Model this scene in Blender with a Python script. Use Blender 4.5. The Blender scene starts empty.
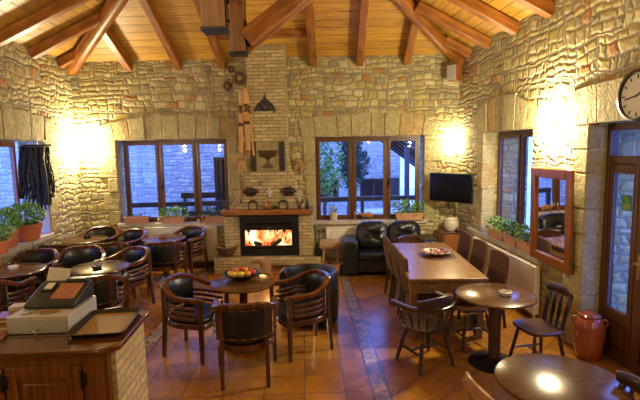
import bpy, bmesh, math, random
from mathutils import Vector, Matrix, Euler, noise
random.seed(7)
C = bpy.context.scene.collection
PI = math.pi
R = math.radians
ALPHA = R(-5.0)            # the back wall is a little out of square with the side walls

# ------------------------------------------------------------------ mesh helpers
class MB:
    def __init__(s):
        s.v = []; s.f = []; s.m = []; s.uv = None; s.T = Matrix.Identity(4)
    def add(s, vs, fs, mi=0):
        o = len(s.v)
        s.v += [tuple(s.T @ Vector(p)) for p in vs]
        s.f += [tuple(o + i for i in f) for f in fs]; s.m += [mi] * len(fs)
        return s
    def box(s, x0, x1, y0, y1, z0, z1, mi=0, rot=None, piv=None):
        vs = [Vector((x, y, z)) for z in (z0, z1) for y in (y0, y1) for x in (x0, x1)]
        if rot is not None:
            p = Vector(piv) if piv is not None else Vector(((x0+x1)/2, (y0+y1)/2, (z0+z1)/2))
            q = Euler(rot).to_matrix(); vs = [q @ (v - p) + p for v in vs]
        return s.add(vs, [(0,2,3,1),(4,5,7,6),(0,1,5,4),(2,6,7,3),(0,4,6,2),(1,3,7,5)], mi)
    def beam(s, a, b, w, h, up=(0,0,1), mi=0, w2=None, h2=None):
        a = Vector(a); b = Vector(b); d = (b-a).normalized(); up = Vector(up)
        x = d.cross(up)
        if x.length < 1e-4: x = d.cross(Vector((1,0,0)))
        x.normalize(); u = x.cross(d).normalized()
        w2 = w2 or w; h2 = h2 or h; vs = []
        for p, ww, hh in ((a,w,h),(b,w2,h2)):
            for i, j in ((-1,-1),(1,-1),(1,1),(-1,1)): vs.append(p + x*i*ww/2 + u*j*hh/2)
        return s.add(vs, [(3,2,1,0),(4,5,6,7),(0,1,5,4),(1,2,6,5),(2,3,7,6),(3,0,4,7)], mi)
    def tube(s, pts, r, seg=8, mi=0, cap=True, closed=False):
        pts = [Vector(p) for p in pts]; n = len(pts)
        rs = r if isinstance(r, (list, tuple)) else [r]*n
        vs = []; x = None
        for i, p in enumerate(pts):
            if closed: d = pts[(i+1) % n] - pts[i-1]
            else: d = pts[min(i+1, n-1)] - pts[max(i-1, 0)]
            if d.length < 1e-9: d = Vector((0,0,1))
            d.normalize()
            if x is None: x = d.cross(Vector((0,0,1)) if abs(d.z) < .9 else Vector((1,0,0)))
            else: x = x - d * x.dot(d)
            x.normalize(); y = d.cross(x)
            for k in range(seg):
                a = 2*PI*k/seg; vs.append(p + (x*math.cos(a) + y*math.sin(a))*rs[i])
        fs = []
        for i in range(n if closed else n-1):
            j = (i+1) % n
            for k in range(seg):
                l = (k+1) % seg; fs.append((i*seg+k, i*seg+l, j*seg+l, j*seg+k))
        if cap and not closed:
            fs.append(tuple(range(seg-1, -1, -1))); fs.append(tuple((n-1)*seg+k for k in range(seg)))
        return s.add(vs, fs, mi)
    def sweep(s, pts, w, h, mi=0, side=None, closed=False):
        """rectangular section swept along pts, w across (horizontal), h vertical"""
        pts = [Vector(p) for p in pts]; n = len(pts); vs = []
        ws = w if isinstance(w, list) else [w]*n; hs = h if isinstance(h, list) else [h]*n
        for i, p in enumerate(pts):
            d = (pts[(i+1) % n] - pts[i-1]) if closed else pts[min(i+1, n-1)] - pts[max(i-1, 0)]
            d.normalize(); x = d.cross(Vector((0,0,1))); 
            if x.length < 1e-3: x = Vector(side or (1,0,0))
            x.normalize(); u = x.cross(d).normalized()
            for a, b in ((-1,-.6),(-.6,-1),(.6,-1),(1,-.6),(1,.6),(.6,1),(-.6,1),(-1,.6)): vs.append(p + x*a*ws[i]/2 + u*b*hs[i]/2)
        fs = []
        for i in range(n if closed else n-1):
            j = (i+1) % n
            for k in range(8): l = (k+1) % 8; fs.append((i*8+k, i*8+l, j*8+l, j*8+k))
        if not closed: fs.append(tuple(range(7, -1, -1))); fs.append(tuple((n-1)*8+k for k in range(8)))
        return s.add(vs, fs, mi)
    def lathe(s, prof, seg=24, c=(0,0,0), mi=0, sx=1, sy=1):
        vs = []; fs = []; n = len(prof)
        for r, z in prof:
            for k in range(seg):
                a = 2*PI*k/seg; vs.append((c[0]+r*sx*math.cos(a), c[1]+r*sy*math.sin(a), c[2]+z))
        for i in range(n-1):
            for k in range(seg): l = (k+1) % seg; fs.append((i*seg+k, i*seg+l, (i+1)*seg+l, (i+1)*seg+k))
        if prof[0][0] > 1e-5: fs.append(tuple(range(seg-1, -1, -1)))
        if prof[-1][0] > 1e-5: fs.append(tuple((n-1)*seg+k for k in range(seg)))
        return s.add(vs, fs, mi)
    def prism(s, poly, z0, z1, axis='z', mi=0):
        n = len(poly)
        f = {'z': lambda a, b, c: (a, b, c), 'y': lambda a, b, c: (a, c, b), 'x': lambda a, b, c: (c, a, b)}[axis]
        vs = [f(a, b, z0) for a, b in poly] + [f(a, b, z1) for a, b in poly]
        fs = [tuple(range(n-1, -1, -1)), tuple(range(n, 2*n))] + [(i, (i+1) % n, n+(i+1) % n, n+i) for i in range(n)]
        return s.add(vs, fs, mi)
    def ball(s, c, r, seg=14, rings=9, mi=0, p=1.0, fn=None):
        """superellipsoid; p<1 gives a boxier body"""
        r = r if isinstance(r, (tuple, list)) else (r, r, r)
        def e(t): return math.copysign(abs(t)**p, t)
        vs = []; fs = []
        for i in range(rings+1):
            ph = -PI/2 + PI*i/rings
            for k in range(seg):
                a = 2*PI*k/seg
                q = Vector((r[0]*e(math.cos(ph))*e(math.cos(a)), r[1]*e(math.cos(ph))*e(math.sin(a)), r[2]*e(math.sin(ph))))
                if fn: q = fn(q)
                vs.append(q + Vector(c))
        for i in range(rings):
            for k in range(seg): l = (k+1) % seg; fs.append((i*seg+k, i*seg+l, (i+1)*seg+l, (i+1)*seg+k))
        return s.add(vs, fs, mi)

def obj(name, mb, mat, parent=None, bevel=0, smooth=True, loc=None, rotz=0, label=None):
    me = bpy.data.meshes.new(name); me.from_pydata(mb.v, [], mb.f); me.update()
    bm = bmesh.new(); bm.from_mesh(me); bmesh.ops.remove_doubles(bm, verts=bm.verts, dist=1e-6)
    if not mb.uv: bmesh.ops.recalc_face_normals(bm, faces=bm.faces)
    bm.to_mesh(me); bm.free()
    if len(me.polygons) == len(mb.m): me.polygons.foreach_set('material_index', mb.m)
    mats = mat if isinstance(mat, (list, tuple)) else [mat]
    for m in mats: me.materials.append(M[m] if isinstance(m, str) else m)
    if smooth: me.shade_smooth(); me.set_sharp_from_angle(angle=R(38))
    o = bpy.data.objects.new(name, me); C.objects.link(o)
    if parent: o.parent = parent
    if loc: o.location = loc
    o.rotation_euler.z = rotz
    if bevel:
        b = o.modifiers.new('bevel', 'BEVEL'); b.width = bevel; b.segments = 2; b.limit_method = 'ANGLE'; b.angle_limit = R(40)
    if label: o['label'] = label
    return o
def thing(name, label, cat, loc=(0,0,0), rotz=0, group=None):
    o = bpy.data.objects.new(name, None); C.objects.link(o); o.empty_display_size = .1
    o.location = loc; o.rotation_euler.z = rotz
    return tag(o, label, cat, group)
def tag(o, label=None, cat=None, group=None, kind=None):
    if label: o['label'] = label
    if cat: o['category'] = cat
    if group: o['group'] = group
    if kind: o['kind'] = kind
    return o
def struct(name, mb, mat, parent=None, **k):
    o = obj(name, mb, mat, parent, **k)
    if parent is None: o['kind'] = 'structure'
    return o
def kids(o): return [c for c in list(bpy.data.objects) if c.parent == o]
def copy_tree(o, parent=None):
    c = o.copy(); C.objects.link(c); c.parent = parent
    for ch in kids(o): copy_tree(ch, c)
    return c
PROTO = {}
def place(key, maker, loc, rotz, label, group=None, scale=None):
    if key not in PROTO: o = PROTO[key] = maker()
    else: o = copy_tree(PROTO[key])
    o.location = loc; o.rotation_euler.z = rotz; o['label'] = label
    if group: o['group'] = group
    if scale: o.scale = (scale,)*3
    return o
def bw(u, off=0, z=0):      # a point on the back wall: u along it from the right corner, off into the room
    return Vector((3.14 + u*math.cos(ALPHA) + off*math.sin(ALPHA), 8.5 + u*math.sin(ALPHA) - off*math.cos(ALPHA), z))

# ------------------------------------------------------------------ materials
M = {}
class NT:
    def __init__(s, name):
        s.mat = bpy.data.materials.new(name); s.mat.use_nodes = True; s.t = s.mat.node_tree; s.t.nodes.clear()
        s.out = s.t.nodes.new('ShaderNodeOutputMaterial')
        s.p = s.t.nodes.new('ShaderNodeBsdfPrincipled'); s.L(s.p.outputs[0], s.out.inputs[0]); M[name] = s.mat
    def L(s, a, b): s.t.links.new(a, b)
    def n(s, typ, ins=None, **kw):
        nd = s.t.nodes.new('ShaderNode' + typ)
        for k, v in kw.items(): setattr(nd, k, v)
        for k, v in (ins or {}).items():
            sk = nd.inputs[k]
            if isinstance(v, bpy.types.NodeSocket): s.L(v, sk)
            else: sk.default_value = v
        return nd
    def math(s, op, a, b=0.0, c=0.0):
        return s.n('Math', {0: a, 1: b, 2: c}, operation=op).outputs[0]
    def coord(s, kind='Object', scale=(1,1,1), rot=(0,0,0), loc=(0,0,0)):
        tc = s.n('TexCoord'); return s.n('Mapping', {'Vector': tc.outputs[kind], 'Scale': scale, 'Rotation': rot, 'Location': loc}).outputs[0]
    def ramp(s, fac, stops, interp='LINEAR'):
        r = s.n('ValToRGB', {0: fac}); cr = r.color_ramp; cr.interpolation = interp
        while len(cr.elements) < len(stops): cr.elements.new(.5)
        for e, (p, c) in zip(cr.elements, stops): e.position = p; e.color = (*c, 1) if len(c) == 3 else c
        return r.outputs[0]
    def mix(s, fac, a, b, mode='MIX'):
        m = s.n('Mix', data_type='RGBA', blend_type=mode)
        for i, v in ((0, fac), (6, a), (7, b)):
            if isinstance(v, bpy.types.NodeSocket): s.L(v, m.inputs[i])
            else: m.inputs[i].default_value = (*v, 1) if isinstance(v, tuple) and len(v) == 3 else v
        return m.outputs[2]
    def noise(s, vec, scale, detail=3, rough=.5):
        return s.n('TexNoise', {'Vector': vec, 'Scale': scale, 'Detail': detail, 'Roughness': rough})
    def bump(s, h, strength=.5, dist=.01):
        b = s.n('Bump', {'Height': h, 'Strength': strength, 'Distance': dist}); s.L(b.outputs[0], s.p.inputs['Normal'])
    def col(s, c): 
        if isinstance(c, tuple): s.p.inputs['Base Color'].default_value = (*c, 1)
        else: s.L(c, s.p.inputs['Base Color'])
    def set(s, **k):
        for a, v in k.items():
            sk = s.p.inputs[a.replace('_', ' ')]
            if isinstance(v, bpy.types.NodeSocket): s.L(v, sk)
            else: sk.default_value = v

def mat_plain(name, c, rough=.5, metal=0, var=.12, scale=25, bump=0, coat=0, spec=.5):
    t = NT(name); v = t.coord(); nz = t.noise(v, scale, 4).outputs[0]
    t.col(t.mix(nz, tuple(x*(1-var) for x in c), tuple(min(1, x*(1+var)) for x in c)))
    t.set(Roughness=rough, Metallic=metal, Coat_Weight=coat, Specular_IOR_Level=spec)
    if bump: t.bump(nz, bump, .004)
def mat_wood(name, c1, c2, rough=.35, axis=0, scale=1.0, coat=0, bump=.15):
    t = NT(name); sc = [14*scale]*3; sc[axis] = 1.3*scale
    v = t.coord(scale=tuple(sc)); a = t.noise(v, 1.6, 5, .6)
    w = t.n('TexWave', {'Vector': v, 'Scale': .5, 'Distortion': 7., 'Detail': 3., 'Detail Scale': 1.2})
    f = t.math('MULTIPLY_ADD', w.outputs['Fac'], .12, t.math('MULTIPLY', a.outputs[0], .88))
    t.col(t.ramp(f, [(.32, c1), (.68, c2)])); t.set(Roughness=rough, Coat_Weight=coat, Coat_Roughness=.12)
    t.bump(f, bump, .002)
def mat_stone(name, tones, mortar, rowh=.115, colw=.18, mortar_w=.009, depth=.019, warp=.052, rough=.85):
    t = NT(name); v = t.coord()
    n1 = t.noise(v, 3.0, 2); n2 = t.noise(v, 11, 2)
    d1 = t.n('VectorMath', {0: n1.outputs['Color'], 1: (.5,.5,.5)}, operation='SUBTRACT').outputs[0]
    d2 = t.n('VectorMath', {0: n2.outputs['Color'], 1: (.5,.5,.5)}, operation='SUBTRACT').outputs[0]
    a = t.n('VectorMath', {0: d1, 1: (warp*3,)*3, 2: v}, operation='MULTIPLY_ADD').outputs[0]
    a = t.n('VectorMath', {0: d2, 1: (warp,)*3, 2: a}, operation='MULTIPLY_ADD').outputs[0]
    sp = t.n('SeparateXYZ', {0: a}); s_ = t.math('MULTIPLY_ADD', sp.outputs[1], .8, sp.outputs[0])
    def cells(rowh, colw, rnd=None):
        k = t.math('MULTIPLY_ADD', rnd, .65, .72) if rnd else 1.
        rh = t.math('MULTIPLY', k, rowh); zr = t.math('DIVIDE', sp.outputs[2], rh)
        if rnd: zr = t.math('MULTIPLY_ADD', rnd, 53., zr)
        r1 = t.n('TexVoronoi', {'W': zr, 'Scale': 1., 'Randomness': .85}, voronoi_dimensions='1D')
        r2 = t.n('TexVoronoi', {'W': zr, 'Scale': 1., 'Randomness': .85}, voronoi_dimensions='1D', feature='DISTANCE_TO_EDGE')
        rs = t.n('SeparateColor', {0: r1.outputs['Color']})
        cw = t.math('MULTIPLY_ADD', rs.outputs[1], .5, .75)   # rows differ in stone length
        sw = t.math('MULTIPLY_ADD', rs.outputs[0], 91., t.math('DIVIDE', t.math('DIVIDE', s_, colw), cw))
        c1 = t.n('TexVoronoi', {'W': sw, 'Scale': 1., 'Randomness': 1.}, voronoi_dimensions='1D')
        c2 = t.n('TexVoronoi', {'W': sw, 'Scale': 1., 'Randomness': 1.}, voronoi_dimensions='1D', feature='DISTANCE_TO_EDGE')
        e = t.n('Math', {0: t.math('MULTIPLY', r2.outputs['Distance'], rh), 1: t.math('MULTIPLY', c2.outputs['Distance'], colw), 2: .02}, operation='SMOOTH_MIN').outputs[0]
        return e, t.n('SeparateColor', {0: c1.outputs['Color']})
    e1, ca = cells(rowh*2.9, colw*2.6)                  # groups of stones break the courses
    e2, cc = cells(rowh, colw, ca.outputs[0])
    e = t.n('Math', {0: e1, 1: e2, 2: .012}, operation='SMOOTH_MIN').outputs[0]
    col = t.ramp(cc.outputs[0], tones, 'CONSTANT')
    big = t.noise(v, 5, 5, .65); fine = t.noise(v, 38, 4, .6)
    col = t.mix(.7, col, t.ramp(big.outputs[0], [(.3, (.55,.5,.45)), (.7, (1.25,1.2,1.1))]), 'MULTIPLY')
    col = t.mix(.55, col, t.ramp(fine.outputs[0], [(.3, (.6,.55,.5)), (.68, (1.2,1.2,1.15))]), 'MULTIPLY')
    fm = t.math('ADD', e, t.math('MULTIPLY', t.math('SUBTRACT', fine.outputs[0], .5), .012))
    mk = t.n('MapRange', {0: fm, 1: mortar_w*.5, 2: mortar_w*1.3, 3: 1., 4: 0.}).outputs[0]
    t.col(t.mix(mk, col, mortar)); t.set(Roughness=rough, Specular_IOR_Level=.3)
    h = t.n('MapRange', {0: e, 1: 0., 2: .035, 3: 0., 4: 1.}, interpolation_type='SMOOTHSTEP').outputs[0]
    h = t.math('ADD', h, t.math('MULTIPLY', big.outputs[0], .8)); h = t.math('MULTIPLY_ADD', fine.outputs[0], .35, h)
    t.bump(h, .9, depth)
def mat_brick(name, c1, c2, mortar, w, h, m=.008, rough=.8, along='xy', bump=.7):
    t = NT(name); v = t.coord(); n1 = t.noise(v, 6, 2)
    sp = t.n('SeparateXYZ', {0: v}); s_ = t.math('ADD', sp.outputs[0], sp.outputs[1])
    zz = t.math('MULTIPLY_ADD', n1.outputs[0], .012, sp.outputs[2])
    cv = t.n('CombineXYZ', {0: s_, 1: zz, 2: 0.}).outputs[0]
    b = t.n('TexBrick', {'Vector': cv, 'Color1': (*c1,1), 'Color2': (*c2,1), 'Mortar': (*mortar,1), 'Scale': 1., 'Mortar Size': m, 'Mortar Smooth': .3, 'Bias': 0., 'Brick Width': w, 'Row Height': h})
    fn = t.noise(v, 30, 4)
    t.col(t.mix(.5, b.outputs[0], t.ramp(fn.outputs[0], [(.3,(.6,.58,.55)),(.7,(1.2,1.2,1.2))]), 'MULTIPLY'))
    t.set(Roughness=rough); t.bump(t.math('SUBTRACT', t.math('MULTIPLY', fn.outputs[0], .4), b.outputs['Fac']), bump, .012)
def mat_emit(name, c, strength):
    t = NT(name); t.col((0,0,0)); t.set(Emission_Color=(*c,1), Emission_Strength=strength)

tan = [(0, (.50,.43,.18)), (.16, (.60,.53,.27)), (.34, (.45,.39,.19)), (.48, (.66,.60,.35)), (.62, (.54,.47,.25)), (.74, (.36,.33,.22)), (.84, (.57,.49,.22)), (.92, (.50,.27,.11))]
mat_stone('stone_wall', tan, (.27,.235,.16))
mat_stone('stone_out', [(0,(.70,.68,.64)),(.3,(.8,.78,.74)),(.6,(.62,.6,.56)),(.8,(.85,.83,.8))], (.42,.41,.40), .105, .18, .008, .02)
for nm_, c_ in (('ashlar', (.47,.405,.21)), ('ashlar_orange', (.48,.35,.155))):
    t = NT(nm_); v = t.coord(); b1 = t.noise(v, 4.5, 5, .65); b2 = t.noise(v, 26, 5, .65)
    cc_ = t.mix(b1.outputs[0], tuple(x*.55 for x in c_), tuple(min(1, x*1.45) for x in c_)); cc_ = t.mix(.6, cc_, t.ramp(b2.outputs[0], [(.3,(.55,.52,.5)),(.68,(1.25,1.22,1.2))]), 'MULTIPLY')
    t.col(cc_); t.set(Roughness=.9, Specular_IOR_Level=.25); t.bump(t.math('MULTIPLY_ADD', b2.outputs[0], .5, b1.outputs[0]), 1., .045)
mat_plain('sill_stone', (.52,.45,.33), .7, var=.25, scale=9, bump=.5)
mat_brick('cream_brick', (.40,.305,.125), (.62,.49,.22), (.25,.20,.11), .23, .062)
mat_brick('ochre_brick', (.55,.38,.13), (.74,.56,.26), (.40,.34,.24), .19, .066, .012)
t = NT('pine_boards'); v = t.coord('UV'); sp = t.n('SeparateXYZ', {0: v})
bi = t.math('DIVIDE', sp.outputs[1], .19); row = t.math('FLOOR', bi); fr = t.math('FRACT', bi)
wn = t.n('TexWhiteNoise', {'W': row}, noise_dimensions='1D')
gv = t.n('CombineXYZ', {0: t.math('MULTIPLY_ADD', wn.outputs[0], 40., t.math('MULTIPLY', sp.outputs[0], 1.6)), 1: t.math('MULTIPLY', sp.outputs[1], 16.), 2: 0.}).outputs[0]
g = t.noise(gv, 1.3, 6, .62)
kn = t.n('TexVoronoi', {'Vector': t.n('CombineXYZ', {0: sp.outputs[0], 1: t.math('MULTIPLY', sp.outputs[1], 2.2), 2: 0.}).outputs[0], 'Scale': 2.3})
c = t.ramp(g.outputs[0], [(.25, (.34,.15,.02)), (.5, (.58,.31,.042)), (.8, (.74,.44,.08))])
c = t.mix(.5, c, t.ramp(wn.outputs[0], [(0, (.7,.62,.5)), (1, (1.15,1.1,1.))]), 'MULTIPLY')
c = t.mix(t.n('MapRange', {0: kn.outputs['Distance'], 1: .03, 2: .09, 3: .75, 4: 0.}).outputs[0], c, (.17,.06,.015))
gr = t.math('MINIMUM', fr, t.math('SUBTRACT', 1., fr)); gk = t.n('MapRange', {0: gr, 1: .012, 2: .035, 3: 1., 4: 0.}).outputs[0]
t.col(t.mix(gk, c, (.12,.05,.012))); t.set(Roughness=.45); t.bump(t.math('SUBTRACT', t.math('MULTIPLY', g.outputs[0], .15), gk), .6, .008)

t = NT('terracotta_floor'); v = t.coord('Object', rot=(0,0,R(1.5)))
sp = t.n('SeparateXYZ', {0: v}); X = sp.outputs[0]
nz = t.noise(v, 3.2, 5, .6); n2 = t.noise(v, 14, 3)
def grid(rot, w, h, off):
    vv = t.n('Mapping', {'Vector': v, 'Rotation': (0,0,rot), 'Location': off}).outputs[0]
    return t.n('TexBrick', {'Vector': vv, 'Color1': (.45,.19,.022,1), 'Color2': (.30,.12,.015,1), 'Mortar': (.15,.085,.05,1), 'Scale': 1., 'Mortar Size': .007, 'Mortar Smooth': .2, 'Brick Width': w, 'Row Height': h}, offset=0.0)
ga = grid(0, .383, .345, (.03,.06,0)); gb = grid(R(45), .36, .36, (.1,.05,0))
inz = t.math('MULTIPLY', t.math('GREATER_THAN', X, -1.62), t.math('LESS_THAN', X, .53))
col = t.mix(inz, gb.outputs[0], ga.outputs[0]); mort = t.mix(inz, gb.outputs[1], ga.outputs[1])
# the patterned border strips
def strip(x0, x1): return t.math('MULTIPLY', t.math('GREATER_THAN', X, x0), t.math('LESS_THAN', X, x1))
st = t.math('ADD', strip(.61,.76), strip(-1.96,-1.80))
pv = t.n('TexVoronoi', {'Vector': v, 'Scale': 22.}); pe = t.n('TexVoronoi', {'Vector': v, 'Scale': 22.}, feature='DISTANCE_TO_EDGE')
pc = t.ramp(t.n('SeparateColor', {0: pv.outputs['Color']}).outputs[0], [(0,(.40,.20,.08)),(.3,(.20,.21,.22)),(.55,(.55,.40,.24)),(.75,(.12,.13,.16)),(.9,(.5,.25,.1))], 'CONSTANT')
pc = t.mix(t.math('LESS_THAN', pe.outputs['Distance'], .06), pc, (.28,.22,.17))
col = t.mix(st, col, pc)
edge = t.math('ADD', t.math('ADD', strip(.60,.615), strip(.755,.77)), t.math('ADD', strip(-1.97,-1.955), strip(-1.805,-1.79)))
col = t.mix(edge, col, (.06,.045,.04))
col = t.mix(.75, col, t.ramp(nz.outputs[0], [(.3,(.62,.55,.5)),(.72,(1.25,1.3,1.3))]), 'MULTIPLY')
t.col(col); rr = t.math('MULTIPLY_ADD', n2.outputs[0], .22, .13)
t.set(Roughness=rr, Specular_IOR_Level=.6); ms = t.n('SeparateColor', {0: mort}).outputs[0]
t.bump(t.math('SUBTRACT', t.math('MULTIPLY', n2.outputs[0], .12), ms), .35, .004)

mat_wood('rafter_wood', (.17,.052,.008), (.40,.145,.020), .4)
mat_wood('rafter_wood_y', (.22,.066,.014), (.46,.17,.042), .4, axis=1)
mat_wood('rafter_wood_z', (.12,.046,.010), (.28,.12,.026), .45, axis=2)
mat_wood('dark_wood', (.028,.010,.005), (.085,.030,.012), .28, coat=.4)
mat_wood('chair_wood', (.04,.011,.004), (.14,.040,.012), .24, axis=2, coat=.5)
mat_wood('black_wood', (.012,.007,.005), (.05,.022,.012), .3, axis=2, coat=.4)
mat_wood('table_wood', (.07,.030,.008), (.125,.056,.015), .2, coat=0, bump=.04)
mat_wood('dining_wood', (.18,.088,.026), (.26,.13,.04), .27, axis=1, coat=0, bump=.05)
mat_wood('window_wood', (.065,.026,.010), (.15,.062,.025), .35, axis=2)
mat_wood('counter_wood', (.05,.015,.003), (.14,.046,.010), .12, coat=.5, bump=.04)
mat_wood('cabinet_wood', (.09,.026,.006), (.24,.075,.015), .3, axis=2, coat=.3)
mat_wood('orange_wood', (.20,.065,.013), (.38,.135,.032), .3, axis=2, coat=.3)
mat_wood('pale_wood', (.45,.22,.06), (.68,.38,.13), .45, axis=2)
mat_wood('honey_wood', (.28,.12,.025), (.46,.22,.06), .25, coat=.4)
mat_plain('black_leather', (.009,.009,.010), .33, var=.2, scale=60, bump=.2, spec=.45)
mat_plain('brown_leather', (.10,.05,.018), .75, var=.35, scale=45, bump=.4, spec=.25)
mat_plain('black_iron', (.014,.014,.015), .4, .4, var=.3)
mat_plain('black_plastic', (.012,.013,.015), .45, var=.1)
mat_plain('screen_black', (.004,.004,.005), .12, var=.05)
mat_plain('brass', (.6,.38,.12), .3, .9)
mat_plain('radiator_white', (.84,.80,.70), .4, var=.04)
mat_plain('terracotta', (.56,.17,.06), .6, var=.2, scale=12, bump=.3)
mat_plain('terracotta_pale', (.62,.31,.16), .7, var=.18, scale=12, bump=.3)
mat_plain('glazed_clay', (.34,.075,.02), .25, var=.25, scale=9, coat=.6)
mat_plain('soil', (.05,.03,.018), .95, var=.4, scale=60, bump=.8)
mat_plain('leaf', (.17,.33,.055), .45, var=.5, scale=30)
mat_plain('leaf_dark', (.045,.12,.025), .45, var=.5, scale=30)
mat_plain('leaf_conifer', (.03,.10,.06), .7, var=.5, scale=8)
mat_plain('dried', (.42,.27,.11), .8, var=.45, scale=20, bump=.5)
mat_plain('wicker', (.30,.16,.06), .7, var=.5, scale=50, bump=.9)
mat_plain('wicker_dark', (.10,.055,.025), .7, var=.5, scale=50, bump=.9)
mat_plain('dark_metal', (.05,.035,.028), .5, .6, var=.5, scale=25, bump=.4)
mat_plain('cream_ceramic', (.62,.56,.42), .35, var=.2, scale=10)
mat_plain('white_stone', (.75,.72,.62), .6, var=.1)
mat_plain('white_paper', (.78,.76,.70), .6, var=.03)
mat_plain('grey_enamel', (.50,.49,.46), .4, .2, var=.05)
mat_plain('keypad_red', (.52,.22,.14), .5, var=.25, scale=90)
mat_plain('gold_card', (.33,.22,.065), .7, 0, var=.15, scale=20)
mat_plain('bronze', (.10,.06,.025), .4, .6, var=.4, scale=30)
mat_plain('steel', (.5,.5,.5), .25, .9)
mat_plain('clock_face', (.72,.70,.60), .5, var=.03)
mat_plain('green_sticker', (.03,.22,.09), .5, var=.05)
mat_plain('black_cloth', (.016,.013,.012), .75, var=.5, scale=30, bump=.6)
mat_plain('plaster', (.66,.60,.48), .8, var=.1, bump=.3)
mat_plain('paving', (.72,.71,.68), .7, var=.2, scale=3)
mat_plain('bark', (.12,.08,.05), .9, var=.5, scale=20, bump=.9)
mat_plain('log_bark', (.36,.23,.11), .85, var=.5, scale=20, bump=.9)
mat_plain('log_end', (.55,.36,.16), .7, var=.3, scale=30)
mat_plain('orange_fruit', (.80,.30,.03), .4, var=.1)
mat_plain('yellow_fruit', (.80,.56,.06), .4, var=.15)
mat_plain('red_fruit', (.55,.07,.03), .35, var=.35, scale=18)
mat_plain('char', (.02,.014,.012), .95, var=.5)
t = NT('painted_plate'); v = t.coord(); vo = t.n('TexVoronoi', {'Vector': v, 'Scale': 28.})
t.col(t.ramp(t.n('SeparateColor', {0: vo.outputs['Color']}).outputs[0], [(0,(.25,.04,.02)),(.3,(.40,.33,.22)),(.45,(.05,.03,.06)),(.65,(.3,.09,.04)),(.85,(.42,.38,.3))], 'CONSTANT')); t.set(Roughness=.25)
t = NT('embroidered'); v = t.coord(); vo = t.n('TexVoronoi', {'Vector': v, 'Scale': 40.})
t.col(t.ramp(vo.outputs['Distance'], [(0,(.6,.56,.5)),(.3,(.45,.08,.05)),(.45,(.02,.02,.03))])); t.set(Roughness=.6)
t = NT('relief_panel'); v = t.coord(); nz = t.noise(v, 9, 4)
t.col(t.ramp(nz.outputs[0], [(.3,(.22,.17,.07)),(.7,(.42,.34,.16))])); t.set(Roughness=.5, Metallic=.3); t.bump(nz.outputs[0], .5, .01)
# flames: burning surface of hot gas and glowing wood
t = NT('flame'); v = t.coord(); nz = t.noise(v, 5, 3)
t.col((0,0,0)); c = t.ramp(nz.outputs[0], [(.35,(1,.14,.02)),(.5,(1,.40,.12)),(.6,(1,.72,.42))])
t.L(c, t.p.inputs['Emission Color']); t.set(Emission_Strength=t.math('MULTIPLY_ADD', nz.outputs[0], 9., -1.6))
t = NT('embers'); v = t.coord(); nz = t.noise(v, 22, 3)
t.col((.03,.02,.02)); c = t.ramp(nz.outputs[0], [(.45,(.0,.0,.0)),(.55,(1,.15,.01)),(.7,(1,.6,.2))]); t.L(c, t.p.inputs['Emission Color']); t.set(Emission_Strength=5.)
mat_emit('lamp_glass', (1.0,.80,.5), 60.)
# window glass: clear with a mirror-like sheen
t = NT('glass'); t.t.nodes.remove(t.p)
fr = t.math('MULTIPLY', t.n('Fresnel', {'IOR': 1.55}).outputs[0], t.math('SUBTRACT', 1., t.n('NewGeometry').outputs['Backfacing']))   # sheen on the outer faces only
a = t.n('BsdfTransparent', {'Color': (.93,.95,.96,1)}); b = t.n('BsdfGlossy', {'Color': (1,1,1,1), 'Roughness': .02})
m = t.n('MixShader', {0: fr, 1: a.outputs[0], 2: b.outputs[0]}); t.L(m.outputs[0], t.out.inputs[0])
t = NT('mirror'); t.col((.85,.85,.85)); t.set(Metallic=1., Roughness=.01)
EXPO = -0.4
# ------------------------------------------------------------------ room shell
XL, XR, YF, EAVE, SL, TH = -4.1, 3.14, -2.6, 3.95, .5, .42
def wall_mesh(s0, s1, h, openings, out=1, th=TH):
    """wall in the local xz plane, inner face y=0, outer face y=out*th"""
    xs = sorted({s0, s1, *[o[0] for o in openings], *[o[1] for o in openings]}); zs = sorted({0., h, *[o[2] for o in openings], *[o[3] for o in openings]})
    def solid(i, k):
        if i < 0 or k < 0 or i >= len(xs)-1 or k >= len(zs)-1: return False
        x = (xs[i]+xs[i+1])/2; z = (zs[k]+zs[k+1])/2
        return not any(a < x < b and c < z < d for a, b, c, d in openings)
    mb = MB(); Y = out*th
    for i in range(len(xs)-1):
        for k in range(len(zs)-1):
            if not solid(i, k): continue
            a, b, c, d = xs[i], xs[i+1], zs[k], zs[k+1]
            q = lambda *p: mb.add(p, [(0,1,2,3)])
            q((a,0,c),(b,0,c),(b,0,d),(a,0,d)); q((a,Y,c),(a,Y,d),(b,Y,d),(b,Y,c))
            if not solid(i-1,k): q((a,0,c),(a,0,d),(a,Y,d),(a,Y,c))
            if not solid(i+1,k): q((b,0,c),(b,Y,c),(b,Y,d),(b,0,d))
            if not solid(i,k-1): q((a,0,c),(a,Y,c),(b,Y,c),(b,0,c))
            if not solid(i,k+1): q((a,0,d),(b,0,d),(b,Y,d),(a,Y,d))
    return mb
W1 = (-6.50, -4.36, .88, 2.48); W2 = (-2.70, -.64, .88, 2.48)      # back wall openings along u
struct('wall_back', wall_mesh(-7.28-TH, .3, EAVE, [W1, W2]), 'stone_wall', smooth=False, loc=bw(0), rotz=ALPHA)
W4 = (5.84, 7.36, .83, 2.48); D1 = (2.69, 4.69, 0., 2.49)            # right wall openings along y
struct('wall_right', wall_mesh(YF, 8.62, EAVE, [W4, D1], out=-1, th=.75), 'stone_wall', smooth=False, loc=(XR,0,0), rotz=R(90))
W0 = (5.3, 7.98, .92, 2.47)
struct('wall_left', wall_mesh(YF, 9.3, EAVE, [W0], out=1), 'stone_wall', smooth=False, loc=(XL,0,0), rotz=R(90))
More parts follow.
